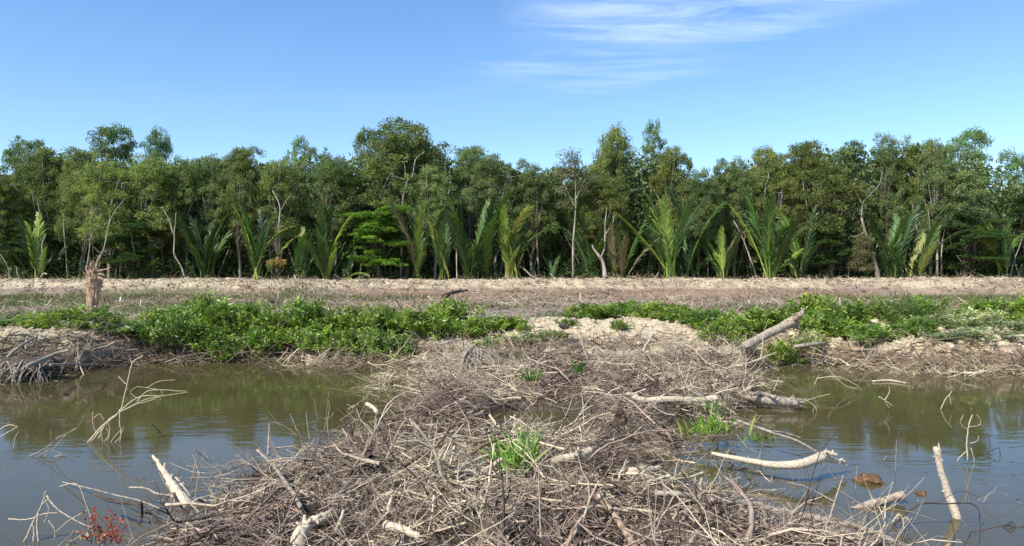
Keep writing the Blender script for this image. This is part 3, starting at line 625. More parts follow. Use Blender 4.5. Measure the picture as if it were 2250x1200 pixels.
own_tree('slender_tree', 400, 63, 'crooked forked pale trunk between the stump and the left palms', [([(408, 612, 63.5), (400, 585, 63.5), (387, 560, 63.5), (385, 525, 63.5), (382, 505, 63.5), (386, 460, 63.7)], .13, .06), ([(382, 512, 63.5), (372, 485, 63.5), (355, 455, 63.8)], .07, .03)])
own_tree('bare_sapling', 212, 61.5, 'thin bent bare sapling rising right behind the torn stump', [([(208, 600, 61.5), (215, 572, 61.5), (231, 545, 61.5), (238, 500, 61.5), (250, 465, 61.5), (275, 435, 61.8)], .085, .03), ([(236, 505, 61.5), (243, 480, 61.5), (240, 465, 61.5)], .03, .015)])
own_tree('slender_tree', 92, 63, 'short pale leaning trunk at the foot of the wood near the left edge', [([(88, 612, 63), (92, 590, 63), (96, 560, 63), (95, 535, 63), (104, 515, 63)], .10, .05), ([(88, 608, 62.5), (97, 601, 62.3), (101, 603, 62.2)], .11, .09)])
own_tree('slender_tree', 205, 63, 'pale slanting double trunk above the torn stump', [([(190, 600, 64), (195, 540, 64), (197, 495, 64), (198, 455, 64)], .10, .05), ([(195, 530, 64), (208, 500, 64), (222, 465, 64)], .09, .05)])
own_tree('bare_sapling', 17, 62, 'thin pale stick standing at the far left foot of the wood', [([(19, 614, 62), (18, 590, 62), (5, 562, 62), (-6, 555, 62)], .05, .03), ([(45, 614, 62), (38, 595, 62), (33, 585, 62)], .06, .03)])
own_tree('fallen_branch', 1170, 62, 'pale fallen branch slanting onto the dyke under the yellow palm', [([(1132, 582, 62), (1150, 590, 62), (1168, 605, 61), (1185, 612, 60.5)], .10, .05), ([(1100, 613, 61), (1120, 607, 61), (1140, 611, 61)], .05, .03)], cat='branch')
own_tree('pale_post', 1004, 62, 'thin straight pale post standing on the dyke edge left of centre palms', [([(1004, 616, 61.5), (1003, 560, 61.8), (1004, 505, 62)], .075, .06)], cat='post')

# the wood behind, one mass
r = np.random.default_rng(77); n = 330000
x = r.uniform(-74, 74, n); y = 68.5 + 16 * r.random(n) ** 1.3
sky_px = np.array([(-600, 340), (0, 385), (110, 335), (400, 352), (560, 336), (640, 352), (760, 342), (880, 305), (990, 332), (1100, 352), (1210, 374), (1290, 350), (1340, 330), (1460, 340), (1520, 376), (1565, 398), (1600, 362), (1700, 332), (1880, 318), (2050, 316), (2180, 352), (2250, 400), (2900, 340)], float)
topy = np.interp(CX + FPX * x / 70, sky_px[:, 0], sky_px[:, 1] + 14) + 40 * (fbm(x * .55, x * 0 + 1, 201, 3) - .5)
top = CAMH + (HZ - topy) / FPX * 70
z = 0.9 + (top - 0.9) * r.random(n) ** .85
cl = fbm(x * .7 + y * .3, z * .9, 203, 2); k = (cl > .33) | (z < 7); x, y, z = x[k], y[k], z[k]; n = len(x)
V, F = leaves(r, np.stack([x, y, z], -1), r.normal(size=(n, 3)) + np.array([0, 0, -.2]), r.uniform(.30, .65, n), r.uniform(.14, .30, n))
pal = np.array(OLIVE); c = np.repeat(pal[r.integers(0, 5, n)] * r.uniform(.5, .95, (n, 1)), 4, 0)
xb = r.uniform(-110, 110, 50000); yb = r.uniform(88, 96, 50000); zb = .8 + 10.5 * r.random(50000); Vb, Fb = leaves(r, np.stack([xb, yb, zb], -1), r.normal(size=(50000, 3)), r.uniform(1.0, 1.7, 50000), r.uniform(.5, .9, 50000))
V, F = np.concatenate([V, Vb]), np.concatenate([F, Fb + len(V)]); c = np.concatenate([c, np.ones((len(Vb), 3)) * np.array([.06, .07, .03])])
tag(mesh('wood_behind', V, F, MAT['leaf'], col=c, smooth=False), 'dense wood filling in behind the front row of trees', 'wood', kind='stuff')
# stems deep in the wood
n = 240; x = r.uniform(-48, 48, n); y = r.uniform(64.5, 76, n); st = np.stack([x, y, ground_h(x, y)], -1)
pth = walk(r, st, r.normal(0, .12, (n, 3)) + np.array([0, 0, 1.]), r.uniform(4, 9, n), 7, .07)
V, F = tubes(pth, (r.uniform(.02, .075, n))[:, None] * np.linspace(1, .5, 7), 5)
tag(mesh('wood_stems', V, F, MAT['bark']), 'slender stems standing in the dark inside the wood', 'stems', kind='stuff')
# undergrowth at the foot of the wood
x, y = pick(26000, -46, 46, 62.4, 67, lambda x, y: sst(.42, .62, fbm(x * .35, y * .2, 205, 3)), 51)
n = len(x); hgt = .3 + 2.0 * sst(.45, .7, fbm(x * .35, y * .2, 205, 3)); z = ground_h(x, y) + hgt * r.random(n)
V, F = leaves(r, np.stack([x, y, z], -1), r.normal(size=(n, 3)) + np.array([0, 0, .3]), r.uniform(.14, .34, n), r.uniform(.05, .12, n))
c = np.repeat(np.array([(.07, .11, .03), (.09, .13, .035), (.06, .085, .03)])[r.integers(0, 3, n)] * r.uniform(.7, 1.3, (n, 1)), 4, 0)
tag(mesh('undergrowth', V, F, MAT['leaf'], col=c, smooth=False), 'tangled green undergrowth at the foot of the wood', 'undergrowth', kind='stuff')
x, y = pick(2600, -46, 46, 61.8, 64.5, lambda x, y: sst(.4, .6, fbm(x * .3, y * .2, 207, 3)), 52)
brush('wood_edge_debris', x, y, .4, 2.2, .02, .0, .3, 'dead stalks and fallen fronds along the foot of the wood', kids=2, S=3, K=5, elev=.7, seed=53, base=(.30, .22, .16), pale=.25)

# ------------------------------------------------------------------ nipa palms
def frond_mesh(seed, L, arch, colr, dead=False):
    r = np.random.default_rng(seed); K = 18; t = np.linspace(0, 1, K)
    ang = arch * t ** 1.6; dx = np.sin(ang); dz = np.cos(ang); p = np.zeros((K, 3)); p[1:, 0] = np.cumsum(dx[:-1]) * L / (K - 1); p[1:, 2] = np.cumsum(dz[:-1]) * L / (K - 1)
    p[:, 1] = .05 * L * np.sin(t * 3 + seed) * t
    Vs, Fs = tubes(p[None], np.linspace(.075, .012, K)[None], 5)
    m = 54; tt = np.linspace(.22, .985, m); ii = tt * (K - 1); i0 = np.minimum(ii.astype(int), K - 2); f = (ii - i0)[:, None]
    pos = p[i0] * (1 - f) + p[i0 + 1] * f; tan_ = norm(p[i0 + 1] - p[i0]); nrm = norm(np.cross(tan_, np.array([0, 1., 0])))
    ll = 1.35 * np.sin(np.clip((tt - .12) / .9, 0, 1) * np.pi) ** .45 * (1 - .35 * tt); parts = []; 
    for sgn in (-1, 1):
        d = norm(tan_ * r.uniform(.95, 1.25, (m, 1)) + sgn * np.array([0, 1., 0]) * r.uniform(.4, .65, (m, 1)) + nrm * r.normal(-.12, .12, (m, 1)))
        ln = (ll * r.uniform(.85, 1.1, m))[:, None]; w = r.uniform(.06, .10, (m, 1)); up = norm(np.cross(d, tan_)); sd = norm(np.cross(up, d))
        a = pos; b = pos + d * ln * .55; e = pos + d * ln + np.array([0, 0, -.16]) * ln
        V = np.stack([a - sd * w * .3, a + sd * w * .3, b + sd * w * .5, b - sd * w * .5, e], 1).reshape(-1, 3); q = np.arange(m)[:, None] * 5
        V = V.reshape(m, 5, 3); V = V[r.random(m) < .9].reshape(-1, 3); q = q[:len(V) // 5]; parts.append((V, [q + np.array([0, 1, 2, 3]), q + np.array([3, 2, 4])]))
    V, F = join(parts); c = np.array(colr) * np.repeat(r.uniform(.65, 1.3, (len(V) // 5, 1)), 5, 0)
    return (V, F, c), (Vs, Fs)
FR = {}
FCOL = {'green': (.085, .145, .035), 'dark': (.048, .08, .028), 'yellow': (.30, .29, .09), 'lime': (.29, .34, .07), 'dead': (.19, .15, .085)}  # lime fronds have sunlight painted in, dark ones shade; yellow and dead are real
def frond(parent, kind, var, az, tilt, scale, twist=0):
    key = (kind, var)
    if key not in FR:
        (V, F, c), (Vs, Fs) = frond_mesh(var * 7 + 3, 6.0, (.35, .65, 1.2)[var % 3], FCOL[kind])
        FR[key] = (mesh('frond', V, F, MAT['palm'], col=c, smooth=False, link=False), mesh('stalk', Vs, Fs, MAT['palm'], col=np.ones((len(Vs), 3)) * np.array(FCOL[kind]) * np.array([1.5, 1.25, 1.0]), link=False))
    f = FR[key][0].copy(); C.objects.link(f); f.parent = parent; f.rotation_mode = 'XYZ'
    f.rotation_euler = (0, tilt, az); f.scale = (scale,) * 3
    s_ = FR[key][1].copy(); C.objects.link(s_); s_.parent = f
    return f
def palm(px, top, Yd, kinds, label, nf=8, spread=.32, seed=None, base_py=None):
    X0 = (px - CX) / FPX * Yd; z0 = gz(X0, Yd); Hh = CAMH + (HZ - top) / FPX * Yd - z0
    t = thing('nipa_palm', (X0, Yd, z0), label, 'palm', 'nipa palms along the foot of the wood'); r = random.Random(int(px) if seed is None else seed)
    for i in range(nf):
        k = kinds[i % len(kinds)]; v = r.choice((0, 0, 1, 1, 2)); tl = abs(r.gauss(0, spread)) * (.6 if i < 4 else 1.1) + .02
        f = frond(t, k, v, r.uniform(0, 6.28), tl, Hh / 5.2 * (r.uniform(.88, 1.06) if i < 4 else r.uniform(.45, .95)))
        f.location = (r.gauss(0, .22), r.gauss(0, .22), 0)
    return t
PALMS = [
 (85, 488, 63, ('lime', 'dark', 'green', 'dark'), 'nipa palm with two pale fan-like young fronds near the left edge', 7, .35),
 (300, 530, 64, ('dark', 'green'), 'small dark palm right of the stump below the leafy tree', 6, .3),
 (450, 455, 65, ('dark', 'dark', 'green'), 'tall dark upright palm clump left of the bright upright palm', 9, .18),
 (568, 466, 62.5, ('lime', 'green', 'dark', 'green'), 'bright upright palm with feathery sunlit fronds left of centre', 7, .17),
 (660, 512, 63, ('yellow', 'dark', 'green', 'dark', 'dark'), 'palm with one short yellow drooping frond right of the pale trunk', 6, .35),
 (720, 465, 63.5, ('green', 'dark', 'dark', 'lime'), 'palm slanting right beside the bright green broadleaf tree', 8, .33),
 (760, 540, 62.5, ('green', 'lime', 'dark'), 'low arching palm at the foot of the bright green broadleaf tree', 5, .7),
 (915, 455, 63, ('lime', 'dark', 'dead', 'green'), 'narrow palm with a dead brown stalk right of the bright green tree', 6, .12),
 (975, 495, 62.3, ('yellow', 'green', 'dark', 'green'), 'short palm with yellowing fronds left of the thin post', 6, .25),
 (1030, 442, 63.2, ('green', 'dark', 'green', 'dark'), 'tall green palm fanning leftwards above the thin post', 10, .28),
 (1075, 450, 64, ('dark', 'green', 'dark'), 'tall dark palm between the fanning palm and the yellow palm', 9, .2),
 (1115, 462, 62.5, ('lime', 'green', 'yellow', 'green'), 'sunlit palm with pale curling fronds just left of the yellow one', 8, .2),
 (1140, 512, 62, ('yellow', 'yellow', 'dark', 'green'), 'palm with bright yellow dying fronds at the centre of the wood', 6, .3),
 (1215, 560, 62, ('green', 'dark'), 'low spreading palm on the dyke edge left of the thin grey tree', 6, .8),
 (1300, 478, 64, ('dark', 'green', 'dark'), 'dark palm behind the thin grey trunk and the dead fork', 8, .3),
 (1365, 500, 62.5, ('dark', 'dead', 'green', 'dead'), 'palm with brown dead fronds right of the forked dead trunk', 8, .4),
 (1470, 430, 62.3, ('lime', 'green', 'green', 'dark', 'green'), 'tallest palm with two big sunlit fronds right of centre', 9, .2),
 (1505, 425, 64, ('green', 'dark', 'dark', 'green'), 'palm leaning right with one long sweeping frond beside the tallest palm', 8, .36),
 (1590, 500, 62.5, ('green', 'lime', 'dark', 'dead'), 'thin palm with ragged fronds right of the tallest palm', 7, .3),
 (1692, 435, 62.3, ('green', 'lime', 'green', 'dark'), 'fan-shaped palm with spreading sunlit fronds on the right half', 10, .32),
 (1760, 460, 63.5, ('green', 'dark', 'dark'), 'bluish palm with two upright fronds right of the fan-shaped palm', 7, .25),
 (1745, 568, 62, ('yellow', 'dark', 'dark'), 'small palm with a low pale yellow frond near the dyke edge', 4, .9),
 (1965, 470, 63, ('dark', 'green', 'green'), 'palm immediately right of the vine-wrapped trunk', 8, .25),
 (2015, 485, 62.5, ('yellow', 'green', 'dark', 'dark'), 'palm with one orange drooping tip on the right side', 8, .35),
 (2200, 490, 62.5, ('lime', 'dark', 'green'), 'last palm on the right, with one pale ragged upright frond', 6, .3),
 (30, 560, 62.5, ('dark', 'green'), 'low arching dark palm in the left corner of the wood', 6, .75),
]
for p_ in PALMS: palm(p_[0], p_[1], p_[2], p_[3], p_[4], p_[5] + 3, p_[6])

# ------------------------------------------------------------------ leafy bushes on the bank
BL = [(.19, .26, .035), (.24, .30, .04), (.15, .21, .032), (.30, .33, .08), (.19, .25, .05)]
def bush_proto(seed, pal, ll=.15, lw=.064, n=2900):
    r = np.random.default_rng(seed); ns = 46
    az = r.uniform(0, 6.28, ns); tl = np.abs(r.normal(0, .6, ns)); d = np.stack([np.cos(az) * np.sin(tl), np.sin(az) * np.sin(tl), np.cos(tl)], -1); st = np.stack([r.normal(0, .25, ns), r.normal(0, .25, ns), np.full(ns, -.05)], -1)
    L = r.uniform(.55, 1.05, ns); p = walk(r, st, d, L, 7, .14)
    Vs, Fs = tubes(p, np.linspace(.009, .003, 7)[None] * np.ones((ns, 1)), 4)
    si = r.integers(0, ns, n); tt = r.uniform(.15, 1, n) ** .7 * 5.999; i0 = tt.astype(int); f = (tt - i0)[:, None]; pos = p[si, i0] * (1 - f) + p[si, i0 + 1] * f + r.normal(0, .055, (n, 3))
    ax = norm(r.normal(size=(n, 3)) * np.array([1, 1, .6])) + .6 * norm(p[si, i0 + 1] - p[si, i0])
    V, F = leaves(r, pos, ax, ll * r.uniform(.6, 1.3, n), lw * r.uniform(.7, 1.3, n), fold=.15)
    V[:, 2] *= .95 / np.percentile(V[:, 2], 98); V[:, :2] *= .75 / np.percentile(np.abs(V[:, 0]), 97)
    pal = np.array(pal); c = np.repeat(pal[r.integers(0, len(pal), ns)][si] * r.uniform(.6, 1.3, ns)[si][:, None] * r.uniform(.7, 1.3, (n, 1)), 4, 0)
    return mesh('foliage', V, F, MAT['bushleaf'], col=c, smooth=False, link=False), mesh('stems', Vs, Fs, MAT['darkbark'], link=False)
BP = {'green': [bush_proto(500 + i, BL) for i in range(4)], 'lime': [bush_proto(510, [(.20, .30, .05), (.15, .26, .045)], .15, .06, 1500)],
      'dusty': [bush_proto(520 + i, [(.56, .50, .34), (.46, .43, .27), (.26, .28, .11)], .11, .06, 2600) for i in range(2)], 'fine': [bush_proto(530 + i, [(.17, .24, .055), (.22, .26, .07), (.14, .20, .05)], .075, .022, 6500) for i in range(2)]}
def bush(px, Yd, h, wd, kind, i, label, group=None, dz=0):
    X0 = (px - CX) / FPX * Yd; z0 = max(gz(X0, Yd), 0.0) + dz
    t = thing('leafy_bush', (X0, Yd, z0), label, 'bush', group)
    for src in BP[kind][i % len(BP[kind])]:
        o = src.copy(); C.objects.link(o); o.parent = t
    t.scale = (wd / 1.5 * 1.1, wd / 1.5 * 1.1, h * (.8 if px < 300 else 1.0) * (.66 + .38 * ((px * 7919) % 13) / 12) / .95); t.rotation_euler.z = px * .77 % 6.28
    return t
GL = 'leafy bushes on the left bank of the pond'; GR = 'leafy bushes on the right bank'
BUSH = [
 (105, 21.6, .8, 1.5, 'green', 0, 'leafy bush beside the pale soil at the left, first of the bushes', GL),
 (168, 20.8, .75, 1.5, 'green', 1, 'leafy bush second from the left, just left of the stump', GL),
 (228, 20.9, .72, 1.4, 'green', 2, 'leafy bush directly in front of the torn stump', GL),
 (276, 20.9, .5, 1.0, 'green', 3, 'low bush right of the stump before the gap in the row', GL),
 (200, 20.9, .45, 1.2, 'dusty', 0, 'dusty grey low bush at the bank foot below the stump', GL),
 (270, 20.9, .42, 1.2, 'dusty', 1, 'dusty grey low bush at the left end of the dark waterline gap', GL),
 (40, 25.0, .5, 1.6, 'green', 2, 'low bush behind the pale soil at the left edge', GL),
 (110, 25.5, .4, 1.8, 'fine', 0, 'olive thin-leaved bush behind the first bushes on the left', GL),
]
for i, px in enumerate((350, 402, 456, 508, 560, 612, 664, 716, 770, 822, 872)):
    yy = 20.95 + .25 * ((i * 37) % 5) / 4; gap = px in (612, 664)
    lab = ['at the left end of the front row over the water', 'second from the left in the front row over the water', 'under the highest peak, in the front row over the water', 'right of the highest peak, in the front row over the water', 'left of the gap in the front row, over the water', 'set back at the gap in the front row, its left one', 'set back at the gap in the front row, its right one', 'right of the gap in the front row', 'fourth from the right end of the front row', 'next to last at the right of the front row, by the heap', 'at the right end of the front row by the twig heap'][i]; BUSH.append((px, yy + (.5 if gap else 0), .78 - (.1 if gap else 0) + .08 * ((i * 53) % 3), 1.35, 'green', i, 'glossy green bush ' + lab, 'front row of bushes over the water left of centre'))
for i, px in enumerate((372, 430, 492, 550, 606, 662, 722, 778, 830, 884)):
    lab = ['first from the left in the back row left of centre', 'left of the highest peak, in the back row', 'right of the highest peak, in the back row', 'fourth from the left in the back row', 'in the back row above the left part of the gap', 'in the back row above the right part of the gap', 'seventh from the left in the back row', 'third from the right in the back row', 'second from the right in the back row', 'last on the right of the back row, beside the rounded bush'][i]
    BUSH.append((px, 22.5 + .4 * ((i * 29) % 4) / 3, .85 + .07 * ((i * 31) % 4), 1.5, 'green', i + 1, 'green bush ' + lab, 'back row of bushes left of centre'))
BUSH += [
 (452, 23.2, 1.15, 1.1, 'green', 0, 'highest peak of the left bushes, a narrow upright bush', GL),
 (985, 24.0, 1.0, 1.7, 'green', 1, 'rounded bush standing highest just left of centre before the sand', None),
 (955, 22.8, .7, 1.2, 'green', 3, 'lower bush at the left foot of the rounded bush left of centre', None),
 (1030, 22.8, .6, 1.3, 'green', 2, 'low bush at the right foot of the rounded bush left of centre', None),
 (1075, 23.6, .55, 1.3, 'dusty', 0, 'half-dusty low bush on the left edge of the sand', None),
 (1120, 23.2, .5, 1.2, 'green', 0, 'low bush reaching onto the sand, rightmost left of the sand', None),
 (1068, 21.2, .5, .7, 'lime', 0, 'yellow-green young bush at the sand edge above the grey roots', None),
 (1160, 21.6, .3, 1.3, 'dusty', 1, 'flat weedy bush at the foot of the sand slope', None),
 (1248, 23.3, .28, .6, 'green', 2, 'small green sprout beside the dark hole in the sand', None),
 (1362, 22.8, .30, .5, 'green', 3, 'small round green sprout alone on the sand', None),
 (1215, 21.5, .25, .8, 'green', 1, 'small weedy sprout low on the sand slope', None),
 (1290, 27.0, .6, 1.5, 'green', 0, 'bush at the left tip of the row behind the sand', GR),
 (1340, 27.5, .75, 1.6, 'green', 1, 'second bush from the left tip of the row behind the sand', GR),
 (1392, 28.0, .9, 1.6, 'green', 2, 'highest bush of the row behind the sand', GR),
 (1440, 26.5, .75, 1.5, 'green', 3, 'bush where the row behind the sand starts to descend', GR),
 (1490, 25.0, .75, 1.5, 'green', 0, 'bush above the bright sand slope, mid row', GR),
 (1535, 24.2, .75, 1.5, 'green', 1, 'bush right above the end of the bright sand', GR),
 (1580, 23.2, .8, 1.4, 'green', 2, 'bush left of the broken log, in the upper row', GR),
 (1625, 22.6, .85, 1.4, 'green', 3, 'bush directly behind the broken log', GR),
 (1590, 21.6, .7, 1.1, 'green', 0, 'bush left of the foot of the broken log', GR),
 (1615, 21.0, .55, .8, 'green', 1, 'lowest bright bush touching the foot of the broken log', GR),
 (1672, 23.6, .8, 1.4, 'green', 2, 'bush behind the upper half of the broken log', GR),
 (1715, 20.6, .5, 1.0, 'green', 3, 'small bush below the broken log at the water', GR),
 (1730, 24.2, .8, 1.5, 'green', 1, 'bush behind the broken tip of the log', GR),
 (1785, 24.0, 1.05, 1.6, 'green', 0, 'tall bush just right of the broken log tip', GR),
 (1840, 24.0, 1.2, 1.7, 'fine', 0, 'tallest thin-leaved bush right of the broken log', GR),
 (1900, 23.6, 1.05, 1.7, 'green', 2, 'green bush between the two thin-leaved tall bushes', GR),
 (1965, 22.8, 1.15, 1.8, 'fine', 1, 'rounded olive thin-leaved bush on the right bank', GR),
 (2025, 23.4, 1.0, 1.5, 'green', 3, 'bush at the right shoulder of the rounded olive bush', GR),
 (1800, 22.4, .7, 1.4, 'green', 1, 'lower bush right of the log above the pale clods', GR),
 (1860, 22.0, .65, 1.4, 'green', 3, 'lower bush in front of the tallest thin-leaved bush', GR),
 (1925, 20.9, .6, 1.2, 'green', 0, 'bush coming down to the brown bank below the olive bush', GR),
 (2000, 21.2, .55, 1.2, 'green', 2, 'low bush below the right shoulder of the olive bush', GR),
 (2062, 21.8, .5, 1.3, 'dusty', 0, 'dust-white low bush touching the right side of the olive bush', GR),
 (2110, 22.4, .45, 1.4, 'dusty', 1, 'dust-white bush second from the olive bush on the right', GR),
 (2095, 20.4, .3, 1.3, 'dusty', 0, 'dust-white low bush nearest the water at the right', GR),
 (2165, 20.6, .3, 1.4, 'dusty', 1, 'dust-white low bush by the water, right of the nearest one', GR),
 (2225, 21.6, .4, 1.5, 'dusty', 0, 'dust-white bush cut by the right edge of the picture', GR),
 (1778, 21.2, .5, 1.0, 'dusty', 1, 'dust-white low bush below the middle of the broken log', GR),
 (2150, 26.0, .75, 1.5, 'green', 1, 'left one of the bushes near the right edge behind the pale clods', GR),
 (2200, 25.5, .85, 1.6, 'green', 0, 'middle one of the bushes near the right edge', GR),
 (2248, 25.2, .9, 1.6, 'green', 3, 'bush cut by the right edge of the picture', GR),
 (2170, 23.0, .5, 1.3, 'dusty', 0, 'small dust-white bush near the right edge', GR),
]
for b in BUSH: bush(*b)

# ------------------------------------------------------------------ logs, branches and sticks one can point at
def wood(name, label, mat, paths, cat='branch', S=9, splinter=None, seed=1):
    """paths: list of (points, r0, r1); a point is (px, py, z) at height z or a world vector"""
    ps = []
    for pts, r0, r1 in paths:
        ps.append((smoothpath([Ps(*q) for q in pts], 26), r0, r1))
    loc = ps[0][0][0].copy(); r = np.random.default_rng(seed + len(label)); parts = []
    for j, (p, r0, r1) in enumerate(ps):
        K = len(p); rr = np.linspace(r0, r1, K) * (1 + np.interp(np.arange(K), np.arange(0, K + 5, 5), .09 * r.normal(size=len(np.arange(0, K + 5, 5))))); q = p - loc + r.normal(0, max(r0 * .05, .0012), p.shape)
        parts.append(tubes(q[None], np.maximum(rr, .002)[None], 14 if r0 > .012 else 5, caps=True, bumpy=.10, seed=seed + j))
        if r0 > .03:
            m = 5; kk = r.integers(3, K - 3, m); kd = norm(r.normal(size=(m, 3))) + np.array([0, 0, .3]); kp = walk(r, q[kk], kd, r0 * r.uniform(1.1, 1.8, m), 4, .08)
            parts.append(tubes(kp, (r0 * r.uniform(.2, .4, m))[:, None] * np.array([1.6, 1, .8, .6]), 6, caps=True))
            for e, d in ((q[-1], q[-1] - q[-4]), (q[0], q[0] - q[3])):
                m = 7; st = e + r.normal(0, r1 * .45, (m, 3)); dd = norm(d) + r.normal(0, .12, (m, 3)); pk = walk(r, st - norm(d) * .03, dd, r.uniform(1.0, 2.6, m) * r1, 4, .05)
                parts.append(tubes(pk, (r1 * .28) * np.linspace(1, .05, 4)[None] * np.ones((m, 1)), 4))
    t = thing(name, loc, label, cat); V, F = join(parts)
    # the thing is one mesh, so it carries the tags itself
    bpy.data.objects.remove(t); o = mesh(name, V, F, MAT[mat]); o.location = loc
    return tag(o, label, cat)
def wv_(name, label, mat, Yd, paths, cat='branch', seed=2, dy=None):
    """upright wood at one distance: a point is (px, py) or (px, py, extra distance)"""
    conv = []
    for pts, r0, r1 in paths: conv.append((smoothpath([Wd(q[0], q[1], Yd + (q[2] if len(q) > 2 else 0)) for q in pts], 22), r0, r1))
    loc = conv[0][0][0].copy(); r = np.random.default_rng(seed + len(label)); parts = []
    for j, (p, r0, r1) in enumerate(conv):
        q = p - loc + r.normal(0, max(r0 * .2, .0015), p.shape); parts.append(tubes(q[None], np.linspace(r0, r1, len(q))[None], 8 if r0 > .02 else 5, caps=True, bumpy=.2, seed=j))
    V, F = join(parts); o = mesh(name, V, F, MAT[mat]); o.location = loc; return tag(o, label, cat)
wood('broken_log', 'thick broken log with split pale end propped among the right bushes', 'logwood', [([(1636, 762, .62), (1680, 738, .85), (1725, 715, 1.1), (1748, 702, 1.25)], .095, .12), ([(1742, 706, 1.2), (1760, 690, 1.42), (1766, 680, 1.52)], .09, .04), ([(1725, 716, 1.08), (1752, 718, 1.05)], .07, .05)], 'log')
wood('peeled_branch', 'long smooth peeled pale branch with torn thick end over the right pool', 'palewood', [([(1565, 997, .22), (1640, 1012, .20), (1700, 1022, .20), (1760, 1020, .24), (1810, 1004, .28)], .022, .062), ([(1806, 1004, .27), (1832, 1012, .2), (1858, 1016, .14)], .05, .02), ([(1790, 1008, .26), (1815, 996, .32), (1840, 1000, .3)], .04, .018)], 'branch')
wood('leaning_log', 'pale barkless log leaning upright out of the water at right', 'palewood', [([(2112, 1165, -.12), (2102, 1130, .04), (2085, 1085, .24), (2068, 1030, .50), (2060, 984, .72)], .046, .034)], 'log')
wood('floating_log', 'short log with pale broken end lying half sunk in the right pool', 'logwood', [([(1868, 1122, -.03), (1910, 1110, .02), (1955, 1098, .05), (1986, 1088, .09)], .03, .052)], 'log')
wood('white_log', 'short chalky white broken log on the twigs right of the green tuft', 'palewood', [([(1214, 1016, .32), (1240, 1008, .34), (1268, 1003, .36), (1298, 990, .40)], .05, .042), ([(1266, 1003, .38), (1272, 985, .46)], .03, .02)], 'log')
wood('curved_branch', 'thick curved peeled branch end at the bottom edge left of centre', 'palewood', [([(650, 1215, .25), (656, 1180, .35), (680, 1152, .42), (716, 1135, .46)], .065, .042)], 'branch')
wood('split_log', 'split log with yellow inner wood sloping up from the heap at left', 'palewood', [([(412, 1116, .34), (335, 1002, .68)], .062, .016), ([(420, 1108, .33), (385, 1050, .5)], .04, .012)], 'log')
wood('split_log', 'short pale split log lying on the twigs at the bottom centre-left', 'palewood', [([(848, 1157, .33), (885, 1165, .34), (922, 1182, .33)], .045, .03)], 'log')
wood('pale_chip', 'pale splintered chip standing beside the thick curved branch', 'palewood', [([(738, 1168, .33), (746, 1148, .42), (754, 1122, .50)], .02, .012)], 'wood chip')
wood('bark_log', 'pale-topped rough log reaching out over the water at the right of the spit', 'greywood', [([(1650, 872, .20), (1690, 880, .16), (1730, 884, .14), (1758, 886, .13)], .10, .075), ([(1652, 866, .3), (1680, 866, .28), (1705, 875, .24)], .04, .03)], 'log')
wood('bark_log', 'long pale log lying level across the middle of the twig heap', 'palewood', [([(1380, 868, .35), (1420, 880, .34), (1470, 878, .36), (1530, 880, .34), (1575, 876, .36)], .05, .06), ([(1378, 866, .38), (1400, 870, .38)], .03, .04)], 'log')
wood('bark_slab', 'small pale slab of wood in the twigs right of centre', 'palewood', [([(1385, 1038, .28), (1415, 1032, .32), (1450, 1030, .3)], .05, .03)], 'log')
wood('pale_chip', 'short pale upright chip in the twigs left of the small pool', 'palewood', [([(1104, 952, .30), (1090, 932, .42), (1076, 913, .50)], .03, .016)], 'wood chip')
wood('pale_chip', 'small pale chip at the left shore of the spit over the green water', 'palewood', [([(806, 888, .22), (820, 896, .22), (828, 906, .2)], .035, .03)], 'wood chip')
wood('bare_stick', 'pale forked stick standing in front of the green tuft', 'palewood', [([(1062, 1105, .30), (1073, 1070, .45), (1078, 1030, .6), (1086, 975, .82)], .014, .009), ([(1072, 1072, .45), (1062, 1068, .45)], .01, .006)])
wood('bare_stick', 'pale bent stick right of the green tuft', 'greywood', [([(1172, 1060, .30), (1180, 1030, .45), (1200, 1005, .55), (1225, 985, .65)], .012, .006)])
wood('thick_branch', 'reddish branch running diagonally at the bottom right of centre', 'brownwood', [([(1315, 1090, .36), (1345, 1125, .36), (1372, 1165, .34), (1400, 1210, .32)], .03, .028)])
wood('thick_branch', 'slanting brown stick crossing the reddish branch at bottom centre', 'brownwood', [([(1245, 1205, .34), (1270, 1150, .42), (1330, 1088, .55)], .016, .012)])
wood('long_log', 'long thin brown log running to the bottom right corner over the pool', 'greywood', [([(1560, 1098, .20), (1650, 1112, .18), (1740, 1130, .15), (1850, 1150, .12), (1930, 1175, .10), (2010, 1212, .06)], .036, .026)], 'log')
wood('long_log', 'second thin log lying just above the long one at lower right', 'greywood', [([(1440, 1085, .26), (1500, 1088, .24), (1580, 1105, .2), (1680, 1108, .2)], .032, .022)], 'log')
wood('bare_branch', 'long thin pale branch reaching across the water above the peeled branch', 'greywood', [([(1620, 925, .35), (1690, 948, .32), (1750, 968, .28), (1790, 990, .22), (1805, 1002, .15)], .022, .010), ([(1690, 948, .32), (1720, 950, .36), (1760, 962, .34)], .01, .006)])
wood('dark_branch', 'dark bent branch slanting down to the right at lower left', 'darkwood', [([(205, 1086, .28), (245, 1102, .26), (300, 1110, .26), (335, 1140, .24), (380, 1178, .22)], .016, .028), ([(309, 1105, .42), (310, 1130, .24), (305, 1150, .2)], .016, .012)])
wood('dark_branch', 'thin dark stick crossing the split log at lower left', 'darkwood', [([(380, 1085, .52), (400, 1120, .42), (430, 1155, .36), (480, 1188, .3)], .014, .009)])
wood('bare_branch', 'pale grey branch pointing left over the water beside the split log', 'greywood', [([(283, 1072, .18), (320, 1074, .22), (345, 1086, .24), (385, 1090, .24)], .012, .012)])
wood('bare_branch', 'long knobbly grey branch lying above the dark bent branch', 'greywood', [([(135, 1060, .02), (200, 1075, .12), (250, 1088, .2), (310, 1103, .24), (350, 1120, .2)], .007, .012)])
